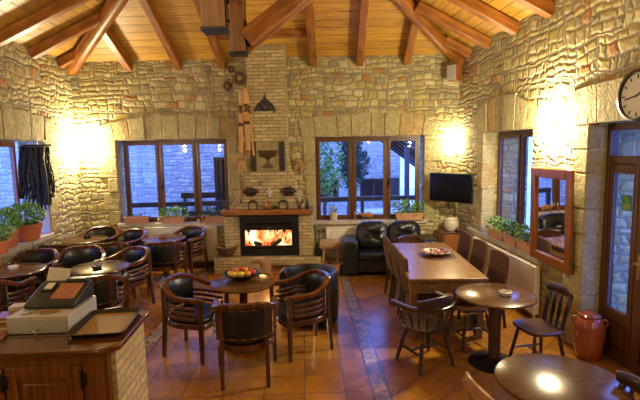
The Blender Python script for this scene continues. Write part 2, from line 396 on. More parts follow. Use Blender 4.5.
struct('wall_front', wall_mesh(XL-TH, XR+TH, 6.0, [], out=-1), 'stone_wall', smooth=False, loc=(0,YF,0))
struct('floor', MB().box(XL-.05, XR+.42, YF-.05, 9.35, -.1, 0), 'terracotta_floor', smooth=False)

# ceiling: two long slopes and the hip end over the back wall, boards laid parallel to the eaves
BN = Vector((math.sin(-ALPHA), math.cos(ALPHA), 0)); BT = Vector((math.cos(ALPHA), math.sin(ALPHA), 0))   # outward normal and tangent of back wall
B0 = Vector((3.14, 8.5, 0))
def dback(p): return (B0 - p).dot(BN)
def on(dl=None, dr=None, db=None):
    """plan point from two wall distances"""
    x = XL + dl if dl is not None else XR - dr
    y = B0.y - (db + (x - B0.x)*BN.x)/BN.y
    return Vector((x, y, 0))
def zc(d): return EAVE + SL*d
half = (XR-XL)/2
e = -.45
cl, cr = on(dl=e, db=e), on(dr=e, db=e); ap = on(dl=half, db=half)
def P3(p, d): return (p.x, p.y, zc(d))
mid = XL + half
faces = [
    ([P3(cl,e), P3(cr,e), P3(ap,half)], 'b'),
    ([(XL+e, YF-.4, zc(e)), P3(cl,e), P3(ap,half), (mid, YF-.4, zc(half))], 'l'),
    ([P3(cr,e), (XR-e, YF-.4, zc(e)), (mid, YF-.4, zc(half)), P3(ap,half)], 'r')]
me = bpy.data.meshes.new('ceiling'); vs = []; fs = []; uvs = []
k = math.sqrt(1+SL*SL)
for pts, w in faces:
    for lift in (0, .12):
        o = len(vs); vs += [(p[0], p[1], p[2]+lift) for p in pts]; idx = list(range(o, o+len(pts)))
        fs.append(idx if lift == 0 else idx[::-1])
        def uv(p):
            q = Vector(p); d = dback(Vector((q.x,q.y,0))) if w == 'b' else (q.x-XL if w == 'l' else XR-q.x)
            return ((q.dot(BT) if w == 'b' else q.y+3.3), d*k + (7 if w == 'l' else 13 if w == 'r' else 0))
        for i in (idx if lift == 0 else idx[::-1]): uvs.append(uv(vs[i][:2] + (0,)))
me.from_pydata(vs, [], fs); ul = me.uv_layers.new(name='uv')
for i, q in enumerate(uvs): ul.data[i].uv = q
me.materials.append(M['pine_boards']); co = bpy.data.objects.new('ceiling', me); C.objects.link(co); co['kind'] = 'structure'

# rafters
RW, RH = .13, .19
def rafter(name, a, b, label, group=None, w=RW, h=RH, drop=0, bev=.012, mat='rafter_wood'):
    a = Vector(a); b = Vector(b); m = (a+b)/2; d = b-a; L = d.length
    mb = MB()
    n = 10; pts = [Vector((-L/2 + L*i/n, random.uniform(-.006,.006), random.uniform(-.006,.006))) for i in range(n+1)]
    if name == 'hip_rafter': mb.tube([(p.x, p.y, p.z) for p in pts], w/2, 14)
    else:
        for i in range(1): mb.beam(pts[0], pts[-1], w, h)
    o = obj(name, mb, mat, bevel=0 if name == 'hip_rafter' else bev)
    q = d.to_track_quat('X', 'Z'); o.rotation_mode = 'QUATERNION'; o.rotation_quaternion = q; o.location = m
    return tag(o, label, 'beam', group)
def slope_pt(p, d, below): return Vector((p.x, p.y, zc(d) - below))
below = RH/2*k + .005
gB = 'common rafters over the fireplace wall'; names = ['rafter over the left end of the fireplace wall, first in from the corner', 'rafter over the three-pane window left of the fireplace', 'rafter just left of the brick chimney, behind the hanging posts',
     'rafter just right of the brick chimney', 'rafter over the middle of the window behind the sofa', 'short rafter near the right corner, above the television side']
def hip_d(u):     # how far up a rafter over the back wall runs before it meets a hip
    p = bw(u); return min(p.x - XL, XR - p.x)
for u, lab in zip((-6.13,-5.2,-4.38,-2.7,-1.84,-.99), names):
    D = min(hip_d(u)*.97, half-.05); p0 = bw(u, .0); p1 = bw(u, D)
    rafter('rafter', slope_pt(p0, 0.0, below), slope_pt(p1, D, below), 'reddish brown '+lab, gB)
def side_rafter(y, left, lab):
    x0 = XL if left else XR; sgn = 1 if left else -1
    D = min(half-.05, dback(Vector((x0, y, 0)))*.93)
    return rafter('rafter', slope_pt(Vector((x0, y, 0)), 0, below), slope_pt(Vector((x0+sgn*D, y, 0)), D, below), lab, 'rafters over the left wall' if left else 'rafters over the right wall', .125, .15)
side_rafter(8.72, True, 'stub rafter tucked beside the hip beam in the left corner')
side_rafter(7.82, True, 'rafter on the left slope ending against the round hip beam')
side_rafter(6.93, True, 'longest visible rafter on the left slope, at the photo edge')
side_rafter(6.03, True, 'rafter on the left slope at the very top left corner of the photo')
side_rafter(8.0, False, 'stub rafter beside the hip beam above the speaker')
side_rafter(7.25, False, 'rafter on the right slope nearest the right corner')
side_rafter(6.35, False, 'middle rafter on the right slope, end resting on the stone wall')
side_rafter(5.5, False, 'rafter on the right slope at the top edge of the photo')
for y in (4.4, 3.3, 2.2, 1.1, 0, -1.1):
    for s_ in (True, False): side_rafter(y, s_, 'roof rafter over the near part of the room, above the picture')['group'] = 'rafters above the picture'
hipL0 = on(dl=.02, db=.02); hipR0 = on(dr=.02, db=.02)
hl = rafter('hip_rafter', (hipL0.x, hipL0.y, zc(0)-.14), (ap.x, ap.y, zc(half)-.16), 'round polished hip beam rising from the left corner', w=.24)
hr = rafter('hip_rafter', (hipR0.x, hipR0.y, zc(0)-.14), (ap.x, ap.y, zc(half)-.16), 'round hip beam rising from the right corner above the speaker', w=.22)
# trimmer between the rafters beside the chimney
a, b = bw(-4.32, .62), bw(-2.76, .62)
rafter('trimmer_beam', slope_pt(a, .62, .04), slope_pt(b, .62, .04), 'horizontal trimmer beam behind the chimney top', w=.12, h=.12)
rafter('ridge_beam', (mid, ap.y+.1, zc(half)-.2), (mid, YF, zc(half)-.2), 'ridge beam along the top of the roof', w=.2, h=.3)
# hanging posts, iron shoes and braces
def post(x, y, z0, w, z1, label, sh=.07):
    t = thing('hanging_post', label, 'post', (x, y, z0), R(-4))
    obj('timber', MB().box(-w/2, w/2, -w/2, w/2, .02, z1-z0), 'rafter_wood_z', t, bevel=.012)
    obj('iron_shoe', MB().box(-w/2-.008, w/2+.008, -w/2-.008, w/2+.008, 0, .035).box(w/2, w/2+.015, -.06, .06, 0, .42), 'black_iron', t, bevel=.006)
    for zz in (.12, .32): obj('bolt', MB().tube([(w/2+.01,0,zz),(w/2+.04,0,zz)], .018, 6), 'black_iron', t)
post(-.79, 5.25, 3.55, .25, 5.4, 'thick square timber post hanging in front of the chimney, the larger one')
post(-.64, 6.15, 3.48, .20, 5.1, 'thinner timber post with an iron shoe, just left of the brick chimney')
rafter('brace', (-.54, 6.12, 3.68), (1.06, 6.12, 4.88), 'diagonal timber brace rising right from the foot of the thinner post', w=.19, h=.21)
rafter('brace', (-.56, 6.245, 3.56), (1.0, 6.245, 4.80), 'slim diagonal strut behind the thicker brace', w=.07, h=.12)
rafter('brace', (-.72, 5.55, 4.05), (-.1, 5.3, 4.75), 'short timber brace between the two hanging posts', w=.15, h=.18)
rafter('tie_beam', (-.95, 5.1, 4.02), (-2.3, 5.0, 4.62), 'dark timber strut running up left from the larger post', w=.12, h=.14)
# speaker
t = thing('speaker', 'small wood-sided loudspeaker mounted high in the right corner', 'speaker', bw(-.17, .3, 3.42), R(-58))
obj('cabinet', MB().box(-.10,.10,-.09,.09,0,.28), 'orange_wood', t, bevel=.008)
obj('grille', MB().box(-.092,.092,-.105,-.09,.01,.27), 'grey_enamel', t, bevel=.005)
obj('bracket', MB().box(-.03,.03,.09,.2,.12,.17), 'black_iron', t)

# ------------------------------------------------------------------ window dressings in stone
def lintel(name, s0, s1, z0, z1, parent_loc, rot, n, out=1, arch=.0, seed=1):
    rnd = random.Random(seed); mb = MB(); ws = [rnd.uniform(.7,1.3) for _ in range(n)]; tot = sum(ws); x = s0; mbs = []
    for i, w in enumerate(ws):
        x1 = x + (s1-s0)*w/tot; c0 = (x-(s0+s1)/2)/((s1-s0)/2); c1 = (x1-(s0+s1)/2)/((s1-s0)/2)
        lean = .12
        top = lambda c: z1 + arch*(1-c*c) + rnd.uniform(-.02,.02)
        pts = [(x+.006, z0), (x1-.006, z0), (x1-.006+lean*c1*.5, top(c1)), (x+.006+lean*c0*.5, top(c0))]
        d = rnd.uniform(.018,.035)*-out
        mb.prism(pts, min(d, .0), max(d, .0), 'y', mi=1 if rnd.random() < .2 else 0); x = x1
    o = struct(name, mb, ['ashlar','ashlar_orange'], smooth=False, bevel=.012); o.location = parent_loc; o.rotation_euler.z = rot
    return o
def jambs(name, edges, z0, z1, loc, rot, out=1, seed=3):
    """corner stones of an opening; edges = [(s, direction away from opening)]"""
    rnd = random.Random(seed); mb = MB()
    for s_, dr in edges:
        z = z0; k_ = 0
        while z < z1-.05:
            h = min(rnd.uniform(.24,.42), z1-z); w = (.34 if k_ % 2 else .2)*rnd.uniform(.85,1.15)
            a, b = sorted((s_-dr*.004, s_+dr*w)); d = rnd.uniform(.014,.026)*-out
            mb.box(a, b, min(d,.2*out), max(d,.2*out), z+.005, z+h-.005, 1 if rnd.random() < .15 else 0); z += h; k_ += 1
    o = struct(name, mb, ['ashlar','ashlar_orange'], smooth=False, bevel=.012); o.location = loc; o.rotation_euler.z = rot
    return o
lintel('trim_1', -6.78, -4.18, 2.49, 2.74, bw(0), ALPHA, 9, 1, .22, 5)
lintel('trim_2', -2.95, -.42, 2.49, 2.80, bw(0), ALPHA, 8, 1, .12, 8)
lintel('trim_3', 5.72, 7.75, 2.49, 2.72, (XR,0,0), R(90), 7, -1, .30, 11)
lintel('trim_4', 5.1, 8.3, 2.48, 2.84, (XL,0,0), R(90), 9, 1, .1, 14)
lintel('trim_5', 2.4, 4.98, 2.49, 2.85, (XR,0,0), R(90), 6, -1, .05, 17)
jambs('trim_6', [(-6.5,-1),(-4.36,1)], .85, 2.48, bw(0), ALPHA, 1, 3)
jambs('trim_7', [(-2.7,-1),(-.64,1)], .85, 2.48, bw(0), ALPHA, 1, 4)
jambs('trim_8', [(7.36,1)], .83, 2.48, (XR,0,0), R(90), -1, 5)
jambs('trim_9', [(4.69,1)], 0, 2.48, (XR,0,0), R(90), -1, 6)
jambs('trim_10', [(7.98,1)], .9, 2.47, (XL,0,0), R(90), 1, 7)
def sill(name, a, b, z, loc, rot, out=1, th=.07, proj=.05, depth=.3):
    mb = MB(); n = max(2, int((b-a)/.55))
    for i in range(n): mb.box(a+(b-a)*i/n+.003, a+(b-a)*(i+1)/n-.003, min(-proj*out, depth*out), max(-proj*out, depth*out), z-th, z)
    o = struct(name, mb, 'sill_stone', smooth=False, bevel=.01); o.location = loc; o.rotation_euler.z = rot
sill('trim_11', -6.55, -4.40, .885, bw(0), ALPHA); sill('trim_12', -2.76, -.58, .885, bw(0), ALPHA)
sill('trim_13', 5.5, 7.9, .835, (XR,0,0), R(90), -1, depth=.34); sill('trim_14', 5.3, 8.02, .925, (XL,0,0), R(90), 1, .09, .04, .42)

# ------------------------------------------------------------------ windows
def window(name, s0, s1, z0, z1, loc, rot, out, panes, inset, handle=None, mat='window_wood', mull=.04):
    w = MB(); F = .045; D = .07
    def bx(mb, a, b, c, d, y0, y1, mi=0): mb.box(a, b, min(y0*out,y1*out), max(y0*out,y1*out), c, d, mi)
    y0, y1 = inset, inset+D
    bx(w, s0, s0+F, z0, z1, y0, y1); bx(w, s1-F, s1, z0, z1, y0, y1); bx(w, s0+F, s1-F, z1-F, z1, y0, y1); bx(w, s0+F, s1-F, z0, z0+F, y0, y1)
    for i in range(1, len(panes)-0):
        x = panes[i]
        if x != panes[-1] : bx(w, x-mull/2, x+mull/2, z0+F, z1-F, y0, y1)
    root = bpy.data.objects.new(name, None); C.objects.link(root); root['kind'] = 'structure'; root.location = loc; root.rotation_euler.z = rot
    obj('window_frame', w, mat, root, bevel=.006)
    for i in range(len(panes)-1):
        a = panes[i] + (F if i == 0 else mull/2); b = panes[i+1] - (F if i == len(panes)-2 else mull/2); S = .048
        sh = MB(); ya, yb = inset-.015, inset+.04; c, d = z0+F, z1-F
        bx(sh, a, a+S, c, d, ya, yb); bx(sh, b-S, b, c, d, ya, yb); bx(sh, a+S, b-S, d-S, d, ya, yb); bx(sh, a+S, b-S, c, c+S, ya, yb)
        s_ = obj('sash', sh, mat, root, bevel=.006)
        g = MB(); bx(g, a+S-.005, b-S+.005, c+S-.005, d-S+.005, inset+.018, inset+.024); obj('pane', g, 'glass', s_, smooth=False)
        if handle == i:
            hx = a+S/2; hb = MB(); bx(hb, hx-.012, hx+.012, (c+d)/2-.12, (c+d)/2+.0, ya-.01, ya); bx(hb, hx-.01, hx+.01, (c+d)/2-.06, (c+d)/2-.04, ya-.045, ya-.01); bx(hb, hx-.012, hx+.012, (c+d)/2-.15, (c+d)/2-.04, ya-.06, ya-.04)
            obj('window_handle', hb, 'black_iron', s_, bevel=.003)
    return root
window('window_1', 5.3, 7.62, .925, 2.47, (XL,0,0), R(90), 1, [5.3, 6.46, 7.62], .25, mat='orange_wood')
window('window_2', -6.42, -4.36, .885, 2.475, bw(0), ALPHA, 1, [-6.42,-5.72,-5.0,-4.36], .13, 1)
window('window_3', -2.70, -.70, .885, 2.475, bw(0), ALPHA, 1, [-2.70,-1.99,-1.33,-.70], .10, 2)
window('window_4', 5.84, 7.36, .835, 2.475, (XR,0,0), R(90), -1, [5.84,6.6,7.36], .24)

# ------------------------------------------------------------------ glazed entrance door in the right wall
dr = bpy.data.objects.new('door_1', None); C.objects.link(dr); dr['kind'] = 'structure'; dr.location = (XR+.17,0,0); dr.rotation_euler.z = R(90)
def dbx(mb, a, b, c, d, y0=.0, y1=.07, mi=0): return mb.box(a*1.054, b*1.054, -y1, -y0, c, d, mi)
fm = MB(); dbx(fm, 4.40, 4.45, 0, 2.48, .02, .12); dbx(fm, 2.55, 2.62, 0, 2.48, .02, .12); dbx(fm, 2.62, 4.38, 2.41, 2.48, .02, .12); dbx(fm, 2.62, 4.38, 2.07, 2.15, .02, .12); dbx(fm, 3.93, 4.0, 2.15, 2.41, .02, .12); dbx(fm, 3.1, 3.17, 2.15, 2.41, .02, .12)
obj('door_frame', fm, 'window_wood', dr, bevel=.006)
for a, b, nm in ((4.0,4.40,'transom_pane'), (3.17,3.93,'transom_pane'), (2.62,3.1,'transom_pane')):
    g = MB(); dbx(g, a, b, 2.15, 2.41, .06, .066); obj(nm, g, 'glass', dr, smooth=False)
for a, b, hs in ((4.005,4.395,0), (3.03,3.995,1), (2.625,3.02,0)):
    lf = MB(); st_ = .055 if hs == 0 else .12
    dbx(lf, a, a+st_, .01, 2.07, .03, .08); dbx(lf, b-st_, b, .01, 2.07, .03, .08); dbx(lf, a+st_, b-st_, 1.97, 2.07, .03, .08); dbx(lf, a+st_, b-st_, .42, .54, .03, .08); dbx(lf, a+st_, b-st_, .01, .12, .03, .08)
    dbx(lf, a+st_, b-st_, .12, .42, .045, .07)
    L_ = obj('door_leaf', lf, 'window_wood', dr, bevel=.006)
    pn = MB(); dbx(pn, a+st_+.04, b-st_-.04, .17, .37, .035, .05); obj('panel', pn, 'window_wood', L_, bevel=.01)
    g = MB(); dbx(g, a+st_, b-st_, .54, 1.97, .05, .056); obj('pane', g, 'glass', L_, smooth=False)
    if hs:
        h = MB(); dbx(h, b-.075, b-.045, .95, 1.2, .02, .03); h.tube([((b-.06)*1.054,-.02,1.12),((b-.06)*1.054,.03,1.12),((b-.17)*1.054,.03,1.12)], .009, 8); obj('door_handle', h, 'brass', L_, bevel=.002)
tag(obj('exit_sticker', MB().box(4.31,4.45,.0,.004,1.60,1.76).box(4.325,4.435,.004,.006,1.615,1.68,1).box(4.365,4.395,.004,.006,1.69,1.745,1).box(4.34,4.42,.004,.006,1.715,1.73,1), ['green_sticker','leaf'], loc=(XR+.215,0,0), rotz=R(90)), 'small green exit sticker on the glass of the door', 'sticker')

# ------------------------------------------------------------------ fireplace
fp = thing('fireplace', 'cream brick fireplace with tapering chimney and glass-fronted firebox', 'fireplace', bw(-3.55), ALPHA)
obj('chimney_breast', MB().prism([(-.62,1.17),(.62,1.17),(.40,1.95),(.36,2.2),(.36,4.12),(-.33,4.12),(-.33,2.2),(-.38,1.95)], -.35, 0, 'y'), 'cream_brick', fp, smooth=False, bevel=.008)
bd = MB()
bd.box(-.84,-.54,-.38,0,.3,1.08).box(.54,.80,-.38,0,.3,1.08).box(-.54,.54,-.2,0,.3,1.08); obj('surround', bd, 'cream_brick', fp, smooth=False, bevel=.008)
he = MB(); he.box(-1.02,-.12,-.52,0,0,.3).box(.38,.95,-.52,0,0,.3).box(-.12,.38,-.52,0,.16,.3).box(-.12,.38,-.3,0,0,.16); obj('hearth', he, 'cream_brick', fp, smooth=False, bevel=.008)
obj('hearth_tiles', MB().box(-.115,.128,-.515,-.3,.0,.02).box(.135,.375,-.515,-.3,.0,.02), 'terracotta', fp, bevel=.004)
obj('mantel', MB().box(-.87,.82,-.50,0,1.08,1.17), 'rafter_wood', fp, bevel=.012)
fb = obj('firebox', MB().box(-.54,.54,-.44,-.22,.84,1.06).box(-.54,.54,-.40,-.22,.32,.44).box(-.46,.42,-.40,-.385,.44,.50).box(-.46,.42,-.40,-.385,.80,.84).box(-.54,-.46,-.40,-.22,.44,.84).box(.42,.54,-.40,-.22,.44,.84).box(-.46,.42,-.22,-.205,.44,.84), 'black_iron', fp, bevel=.006)
obj('vent_slot', MB().box(-.44,.44,-.446,-.438,.9,.925), 'screen_black', fb); 
obj('door_trim', MB().box(-.47,.43,-.412,-.40,.79,.81).box(-.47,.43,-.412,-.40,.48,.50).box(-.47,-.45,-.412,-.40,.50,.79).box(.41,.43,-.412,-.40,.50,.79), 'dark_metal', fb, bevel=.003)
obj('glass_door', MB().box(-.46,.42,-.406,-.402,.45,.84), 'glass', fb, smooth=False)
em = MB(); em.box(-.44,.40,-.38,-.24,.44,.47)
for i in range(40): em.ball((random.uniform(-.4,.36), random.uniform(-.37,-.25), .48), random.uniform(.012,.03), 6, 4)
obj('embers', em, 'embers', fb)
fl = MB(); rnd = random.Random(3)
for i in range(70):
    x = -.43 + .82*(i % 35)/34 + rnd.uniform(-.02,.02); y = rnd.uniform(-.33,-.24); h = rnd.uniform(.22,.38); w = rnd.uniform(.04,.07); ln = rnd.uniform(-.04,.04)
    fl.tube([(x,y,.46),(x+ln*.3,y,.46+h*.35),(x+ln,y,.46+h*.7),(x+ln*1.6,y,.46+h)], [w,w*1.05,w*.6,.004], 7)
obj('flames', fl, 'flame', fb)
for a, b, r_ in (((-.28,-.34,.50),(.12,-.31,.55),.04), ((.02,-.37,.50),(.34,-.31,.62),.05), ((-.4,-.33,.55),(-.14,-.36,.51),.035)):
    lg = MB(); lg.tube([a, tuple((Vector(a)+Vector(b))/2+Vector((0,0,.01))), b], [r_, r_*1.1, r_*.9], 9); tag(obj('burning_log', lg, 'char', loc=bw(-3.55), rotz=ALPHA), {(-.28,-.34,.50): 'charred log in the middle of the fire', (.02,-.37,.50): 'thick dark log at the right of the fire', (-.4,-.33,.55): 'charred log at the left of the fire'}[a], 'log', 'logs burning in the firebox')

# ------------------------------------------------------------------ radiators
def radiator(s0, s1, z0, z1, loc, rot, out, label):
    t = thing('radiator', label, 'radiator', loc, rot)
    f = MB(); n = int((s1-s0)/.045)
    Y = lambda a, b: (min(-a*out,-b*out), max(-a*out,-b*out))
    ya, yb = Y(.07,.10)
    for i in range(n):
        x = s0 + (s1-s0)*i/n; w = (s1-s0)/n; f.box(x+w*.12, x+w*.88, ya, yb, z0+.04, z1-.04)
    y2, y3 = Y(.055,.085); f.box(s0, s1, y2, y3, z0, z1)
    obj('panel', f, 'radiator_white', t, bevel=.006)
    y4, y5 = Y(.03,.105); obj('top_grille', MB().box(s0-.005, s1+.005, y4, y5, z1-.01, z1+.01), 'radiator_white', t, bevel=.004)
    obj('side_cover', MB().box(s0-.01, s0, y4, y5, z0+.02, z1), 'radiator_white', t); obj('side_cover', MB().box(s1, s1+.01, y4, y5, z0+.02, z1), 'radiator_white', t)
    yy = -.06*out; v = MB(); v.tube([(s0+.05,yy,z0+.03),(s0+.05,yy,.0)], .011, 8); obj('pipe', v, 'radiator_white', t)
    v = MB(); v.box(s0+.3,s0+.34,*Y(0,.04),z0+.15,z1-.1).box(s1-.34,s1-.3,*Y(0,.04),z0+.15,z1-.1); obj('wall_bracket', v, 'radiator_white', t)
radiator(-6.0, -4.62, .14, .80, bw(0), ALPHA, 1, 'cream radiator under the left window, behind the high round table')
radiator(-2.5, -.75, .14, .76, bw(0), ALPHA, 1, 'cream radiator under the window behind the black sofa')
radiator(5.5, 7.5, .10, .73, (XR,0,0), R(90), -1, 'long white radiator on the right wall beside the dining table')
struct('baseboard_back', MB().box(-6.2,-4.6,-.02,0,0,.09).box(-2.6,-.1,-.02,0,0,.09), 'dark_wood', loc=bw(0), rotz=ALPHA)
# ------------------------------------------------------------------ furniture makers
def lerp(a, b, t): return a + (b-a)*t
def barrel_outline(scale=1.0, n=26):
    """(x, y, t) from the left front arm tip round the back to the right one; t = 0 at the back centre, +-1 at the tips"""
    out = []
    for i in range(n+1):
        q = -1 + 2*i/n
        if abs(q) < .72: th = q/.72*PI/2; x = .295*math.sin(th); y = -.02 - .275*math.cos(th)
        else: f = (abs(q)-.72)/.28; x = math.copysign(.295 - .012*f, q); y = -.02 + .28*f
        out.append((x*scale, y*scale, q))
    return out
def rail_z(q):
    a = abs(q); f = min(max((a-.22)/.60, 0), 1); f = f*f*(3-2*f)
    return .775 - .115*f
def make_barrel():
    t = thing('tub_chair', '', 'chair')
    ol = barrel_outline()
    wd = 'chair_wood'
    pts = [(x, y, rail_z(q)) for x, y, q in ol]
    tip = [(pts[0][0]+.0, pts[0][1]+.02, pts[0][2]-.012)]; tip2 = [(pts[-1][0], pts[-1][1]+.02, pts[-1][2]-.012)]
    obj('top_rail', MB().sweep(tip + pts + tip2, .058, .05), wd, t, bevel=0)
    for x in (-1, 1):
        rl = MB().beam((.205*x,-.262,0),(.2*x,-.232,.42),.034,.036,(0,1,0),w2=.042,h2=.042).beam((.2*x,-.232,.42),(.205*x,-.232,.76),.042,.036,(0,1,0)); obj('leg', rl, wd, t, bevel=.004)
        fl = MB().beam((.275*x,.235,0),(.272*x,.232,.42),.034,.036,(0,1,0),w2=.044,h2=.044).beam((.272*x,.232,.42),(.283*x,.235,rail_z(1)-.01),.042,.038,(0,1,0)); obj('leg', fl, wd, t, bevel=.004)
    # seat frame and cushion
    ol2 = [(x*.93, y*.93) for x, y, q in ol] + [(.25,.26),(.12,.285),(-.12,.285),(-.25,.26)]
    obj('seat_frame', MB().prism(ol2, .345, .405), wd, t, bevel=.008)
    sc = [(x*.93, y*.93) for x, y in ol2]
    obj('seat', MB().prism(sc, .40, .455), 'black_leather', t, bevel=.02)
    # curved side slats
    for side in (-1, 1):
        for zz in (.49, .545, .60):
            arc = [(x*.985, y*.985, zz - .03*min(1,max(0,(abs(q)-.4)/.5)) + (.0)) for x, y, q in ol if q*side > .44 and q*side < .93]
            obj('side_slat', MB().sweep(arc, .016, .03), wd, t)
    # padded curved back panel, studded round its edge
    pan = MB(); sec = [(x, y) for x, y, q in ol if abs(q) < .5]
    inn = []
    for x, y, q in ol:
        if abs(q) < .5: inn.append((x, y, q))
    vs = []; nz_ = 7
    for j in range(nz_+1):
        z = .455 + (.755-.455)*j/nz_; bul = .035*math.sin(PI*j/nz_)**.6
        for x, y, q in inn:
            f = (1-(abs(q)/.5)**4); n_ = Vector((x, y, 0)).normalized(); p = Vector((x, y, z))*1 - n_*(.012 + bul*f); vs.append((p.x, p.y, z))
    for j in range(nz_+1):
        z = .455 + (.755-.455)*j/nz_; bul = .012*math.sin(PI*j/nz_)**.6
        for x, y, q in inn:
            f = (1-(abs(q)/.5)**4); n_ = Vector((x, y, 0)).normalized(); p = Vector((x, y, z)) + n_*(.004 + bul*f); vs.append((p.x, p.y, z))
    m = len(inn); fs = []; o2 = (nz_+1)*m
    for j in range(nz_):
        for i in range(m-1):
            a = j*m+i; fs.append((a, a+1, a+1+m, a+m)); fs.append((o2+a, o2+a+m, o2+a+1+m, o2+a+1))
    for j in range(nz_): fs.append((j*m, (j+1)*m, o2+(j+1)*m, o2+j*m)); a = j*m+m-1; fs.append((a, o2+a, o2+a+m, a+m))
    for i in range(m-1): fs.append((i, o2+i, o2+i+1, i+1)); a = nz_*m+i; fs.append((a, a+1, o2+a+1, o2+a))
    bp = obj('back_panel', pan.add(vs, fs), 'black_leather', t)
    def edge(x, y, k_): n_ = Vector((x, y, 0)).normalized(); return (x+n_.x*k_, y+n_.y*k_)
    loop = [(*edge(*inn[0][:2], .008), .478+.26*j/24) for j in range(25)] + [(*edge(x, y, .014), .738) for (x, y, q) in inn[1:-1]] + [(*edge(*inn[-1][:2], .008), .738-.26*j/24) for j in range(25)] + [(*edge(x, y, .014), .478) for (x, y, q) in inn[-2:0:-1]]
    fine_ = []
    for a, b in zip(loop, loop[1:]+loop[:1]): fine_ += [a, tuple((Vector(a)+Vector(b))/2)]
    st_ = MB().tube(fine_, [.0065 if i_ % 4 == 0 else .0015 for i_ in range(len(fine_))], 5, closed=True)
    obj('stud_trim', st_, 'brass', bp)
    return t
def make_round_table(r=.38, h=.75, base_r=.22, col_r=.05, top='table_wood', name='round_table', square=False, drum=False):
    t = thing(name, '', 'table')
    obj('tabletop', MB().lathe([(0,h-.032),(r-.02,h-.032),(r-.004,h-.024),(r,h-.014),(r-.003,h-.004),(r-.012,h),(0,h)], 56), top, t)
    if square: obj('column', MB().box(-col_r,col_r,-col_r,col_r,.06,h-.03), 'chair_wood', t, bevel=.008)
    else: obj('column', MB().lathe([(col_r*1.15,.05),(col_r,.10),(col_r,h-.12),(col_r*1.2,h-.06),(col_r*1.5,h-.03)], 24), 'dark_wood', t)
    if drum: obj('base', MB().lathe([(base_r,0),(base_r*1.02,.03),(base_r*.98,.10),(base_r*.7,.125),(0,.13)], 36), 'black_iron', t)
    else: obj('base', MB().lathe([(base_r,0),(base_r,.012),(base_r*.92,.022),(base_r*.5,.040),(col_r*1.5,.062),(col_r*1.2,.075),(0,.075)], 36), 'black_iron', t)
    obj('top_plate', MB().lathe([(0,h-.045),(.14,h-.045),(.14,h-.032)], 16), 'black_iron', t)
    return t
def turned(a, b, r, seg=10):
    a = Vector(a); b = Vector(b); pr = [(0,.75),(.08,.9),(.16,1.15),(.2,.8),(.24,1.2),(.3,.95),(.5,1.15),(.7,1.0),(.76,1.25),(.8,.8),(.86,1.1),(1,.7)]
    return MB().tube([a.lerp(b, q) for q, _ in pr], [r*m for _, m in pr], seg)
def saddle(w, d, z, th=.035, wd='dark_wood', parent=None):
    n = 28; mb = MB(); top = []; bot = []
    poly = []
    for i in range(n):
        a = 2*PI*i/n; c, s_ = math.cos(a), math.sin(a); e = lambda v, p: math.copysign(abs(v)**p, v)
        poly.append((w/2*e(c,.6)*(1+.06*s_), d/2*e(s_,.62)))
    vs = []; rings = [1, .97, .75, .45, .15]
    for k_, rr in enumerate(rings):
        for x, y in poly:
            dip = 0 if k_ < 2 else -.012*(1-rr)*1.3
            vs.append((x*rr, y*rr, z - (.008 if k_ == 0 else 0) + dip))
    vs += [(x, y, z-.02) for x, y in poly] + [(x*.93, y*.93, z-th) for x, y in poly]
    fs = []
    for k_ in range(4):
        for i in range(n): j = (i+1) % n; fs.append((k_*n+i, k_*n+j, (k_+1)*n+j, (k_+1)*n+i))
    fs.append(tuple(4*n+i for i in range(n)))
    for i in range(n): j = (i+1) % n; fs.append((j, i, 5*n+i, 5*n+j)); fs.append((5*n+j, 5*n+i, 6*n+i, 6*n+j))
    fs.append(tuple(6*n+i for i in range(n-1, -1, -1)))
    return mb.add(vs, fs)
def legs4(t, wd, z=.41, sx=.13, sy=.13, fx=.2, fy=.19, r=.017, turned_=True):
    P = {}
    for i in (-1, 1):
        for j in (-1, 1):
            a = (i*fx, j*fy, 0); b = (i*sx, j*sy, z); P[i,j] = (Vector(a), Vector(b))
            obj('leg', turned(a, b, r), wd, t)
    at_ = lambda i, j, f: P[i,j][0].lerp(P[i,j][1], f)
    for i in (-1, 1): obj('stretcher', MB().tube([at_(i,-1,.42), at_(i,-1,.42).lerp(at_(i,1,.42), .5), at_(i,1,.42)], [.009,.015,.009], 8), wd, t)
    a = at_(-1,-1,.42).lerp(at_(-1,1,.42), .5); b = at_(1,-1,.42).lerp(at_(1,1,.42), .5)
    obj('stretcher', MB().tube([a, a.lerp(b,.5), b], [.009,.015,.009], 8), wd, t)
def make_windsor(wd='black_wood', seatm='dark_wood'):
    """pub chair: saddle seat, splayed legs, two flat posts, three slats and a shaped top rail"""
    t = thing('spindle_back_chair', '', 'chair')
    obj('seat', saddle(.42, .42, .455), seatm, t); legs4(t, wd)
    ytop = -.245; ybot = -.165
    for s_ in (-1, 1): obj('back_post', MB().sweep([(.135*s_, ybot, .44), (.14*s_, ybot-.02, .57), (.145*s_, ybot-.05, .69), (.15*s_, ytop, .80)], [.044,.036,.046,.036], [.03]*4), wd, t)
    for k_ in (-.55, .55):
        obj('slat', MB().sweep([(.075*k_, ybot+.0-.006*(1-abs(k_)), .45), (.075*k_, ybot-.03, .60), (.08*k_, ytop+.02, .78)], [.026,.05,.026], [.014]*3), wd, t)
    n = 14; pts = []; hs = []
    for i in range(n+1):
        q = -1+2*i/n; pts.append((.178*q, ytop-.01+.04*q*q, .80+.012*(1-q*q))); hs.append(.065+.03*math.cos(q*PI/2)**1.0)
    obj('top_rail', MB().sweep(pts, .028, hs), wd, t, bevel=0)
    return t
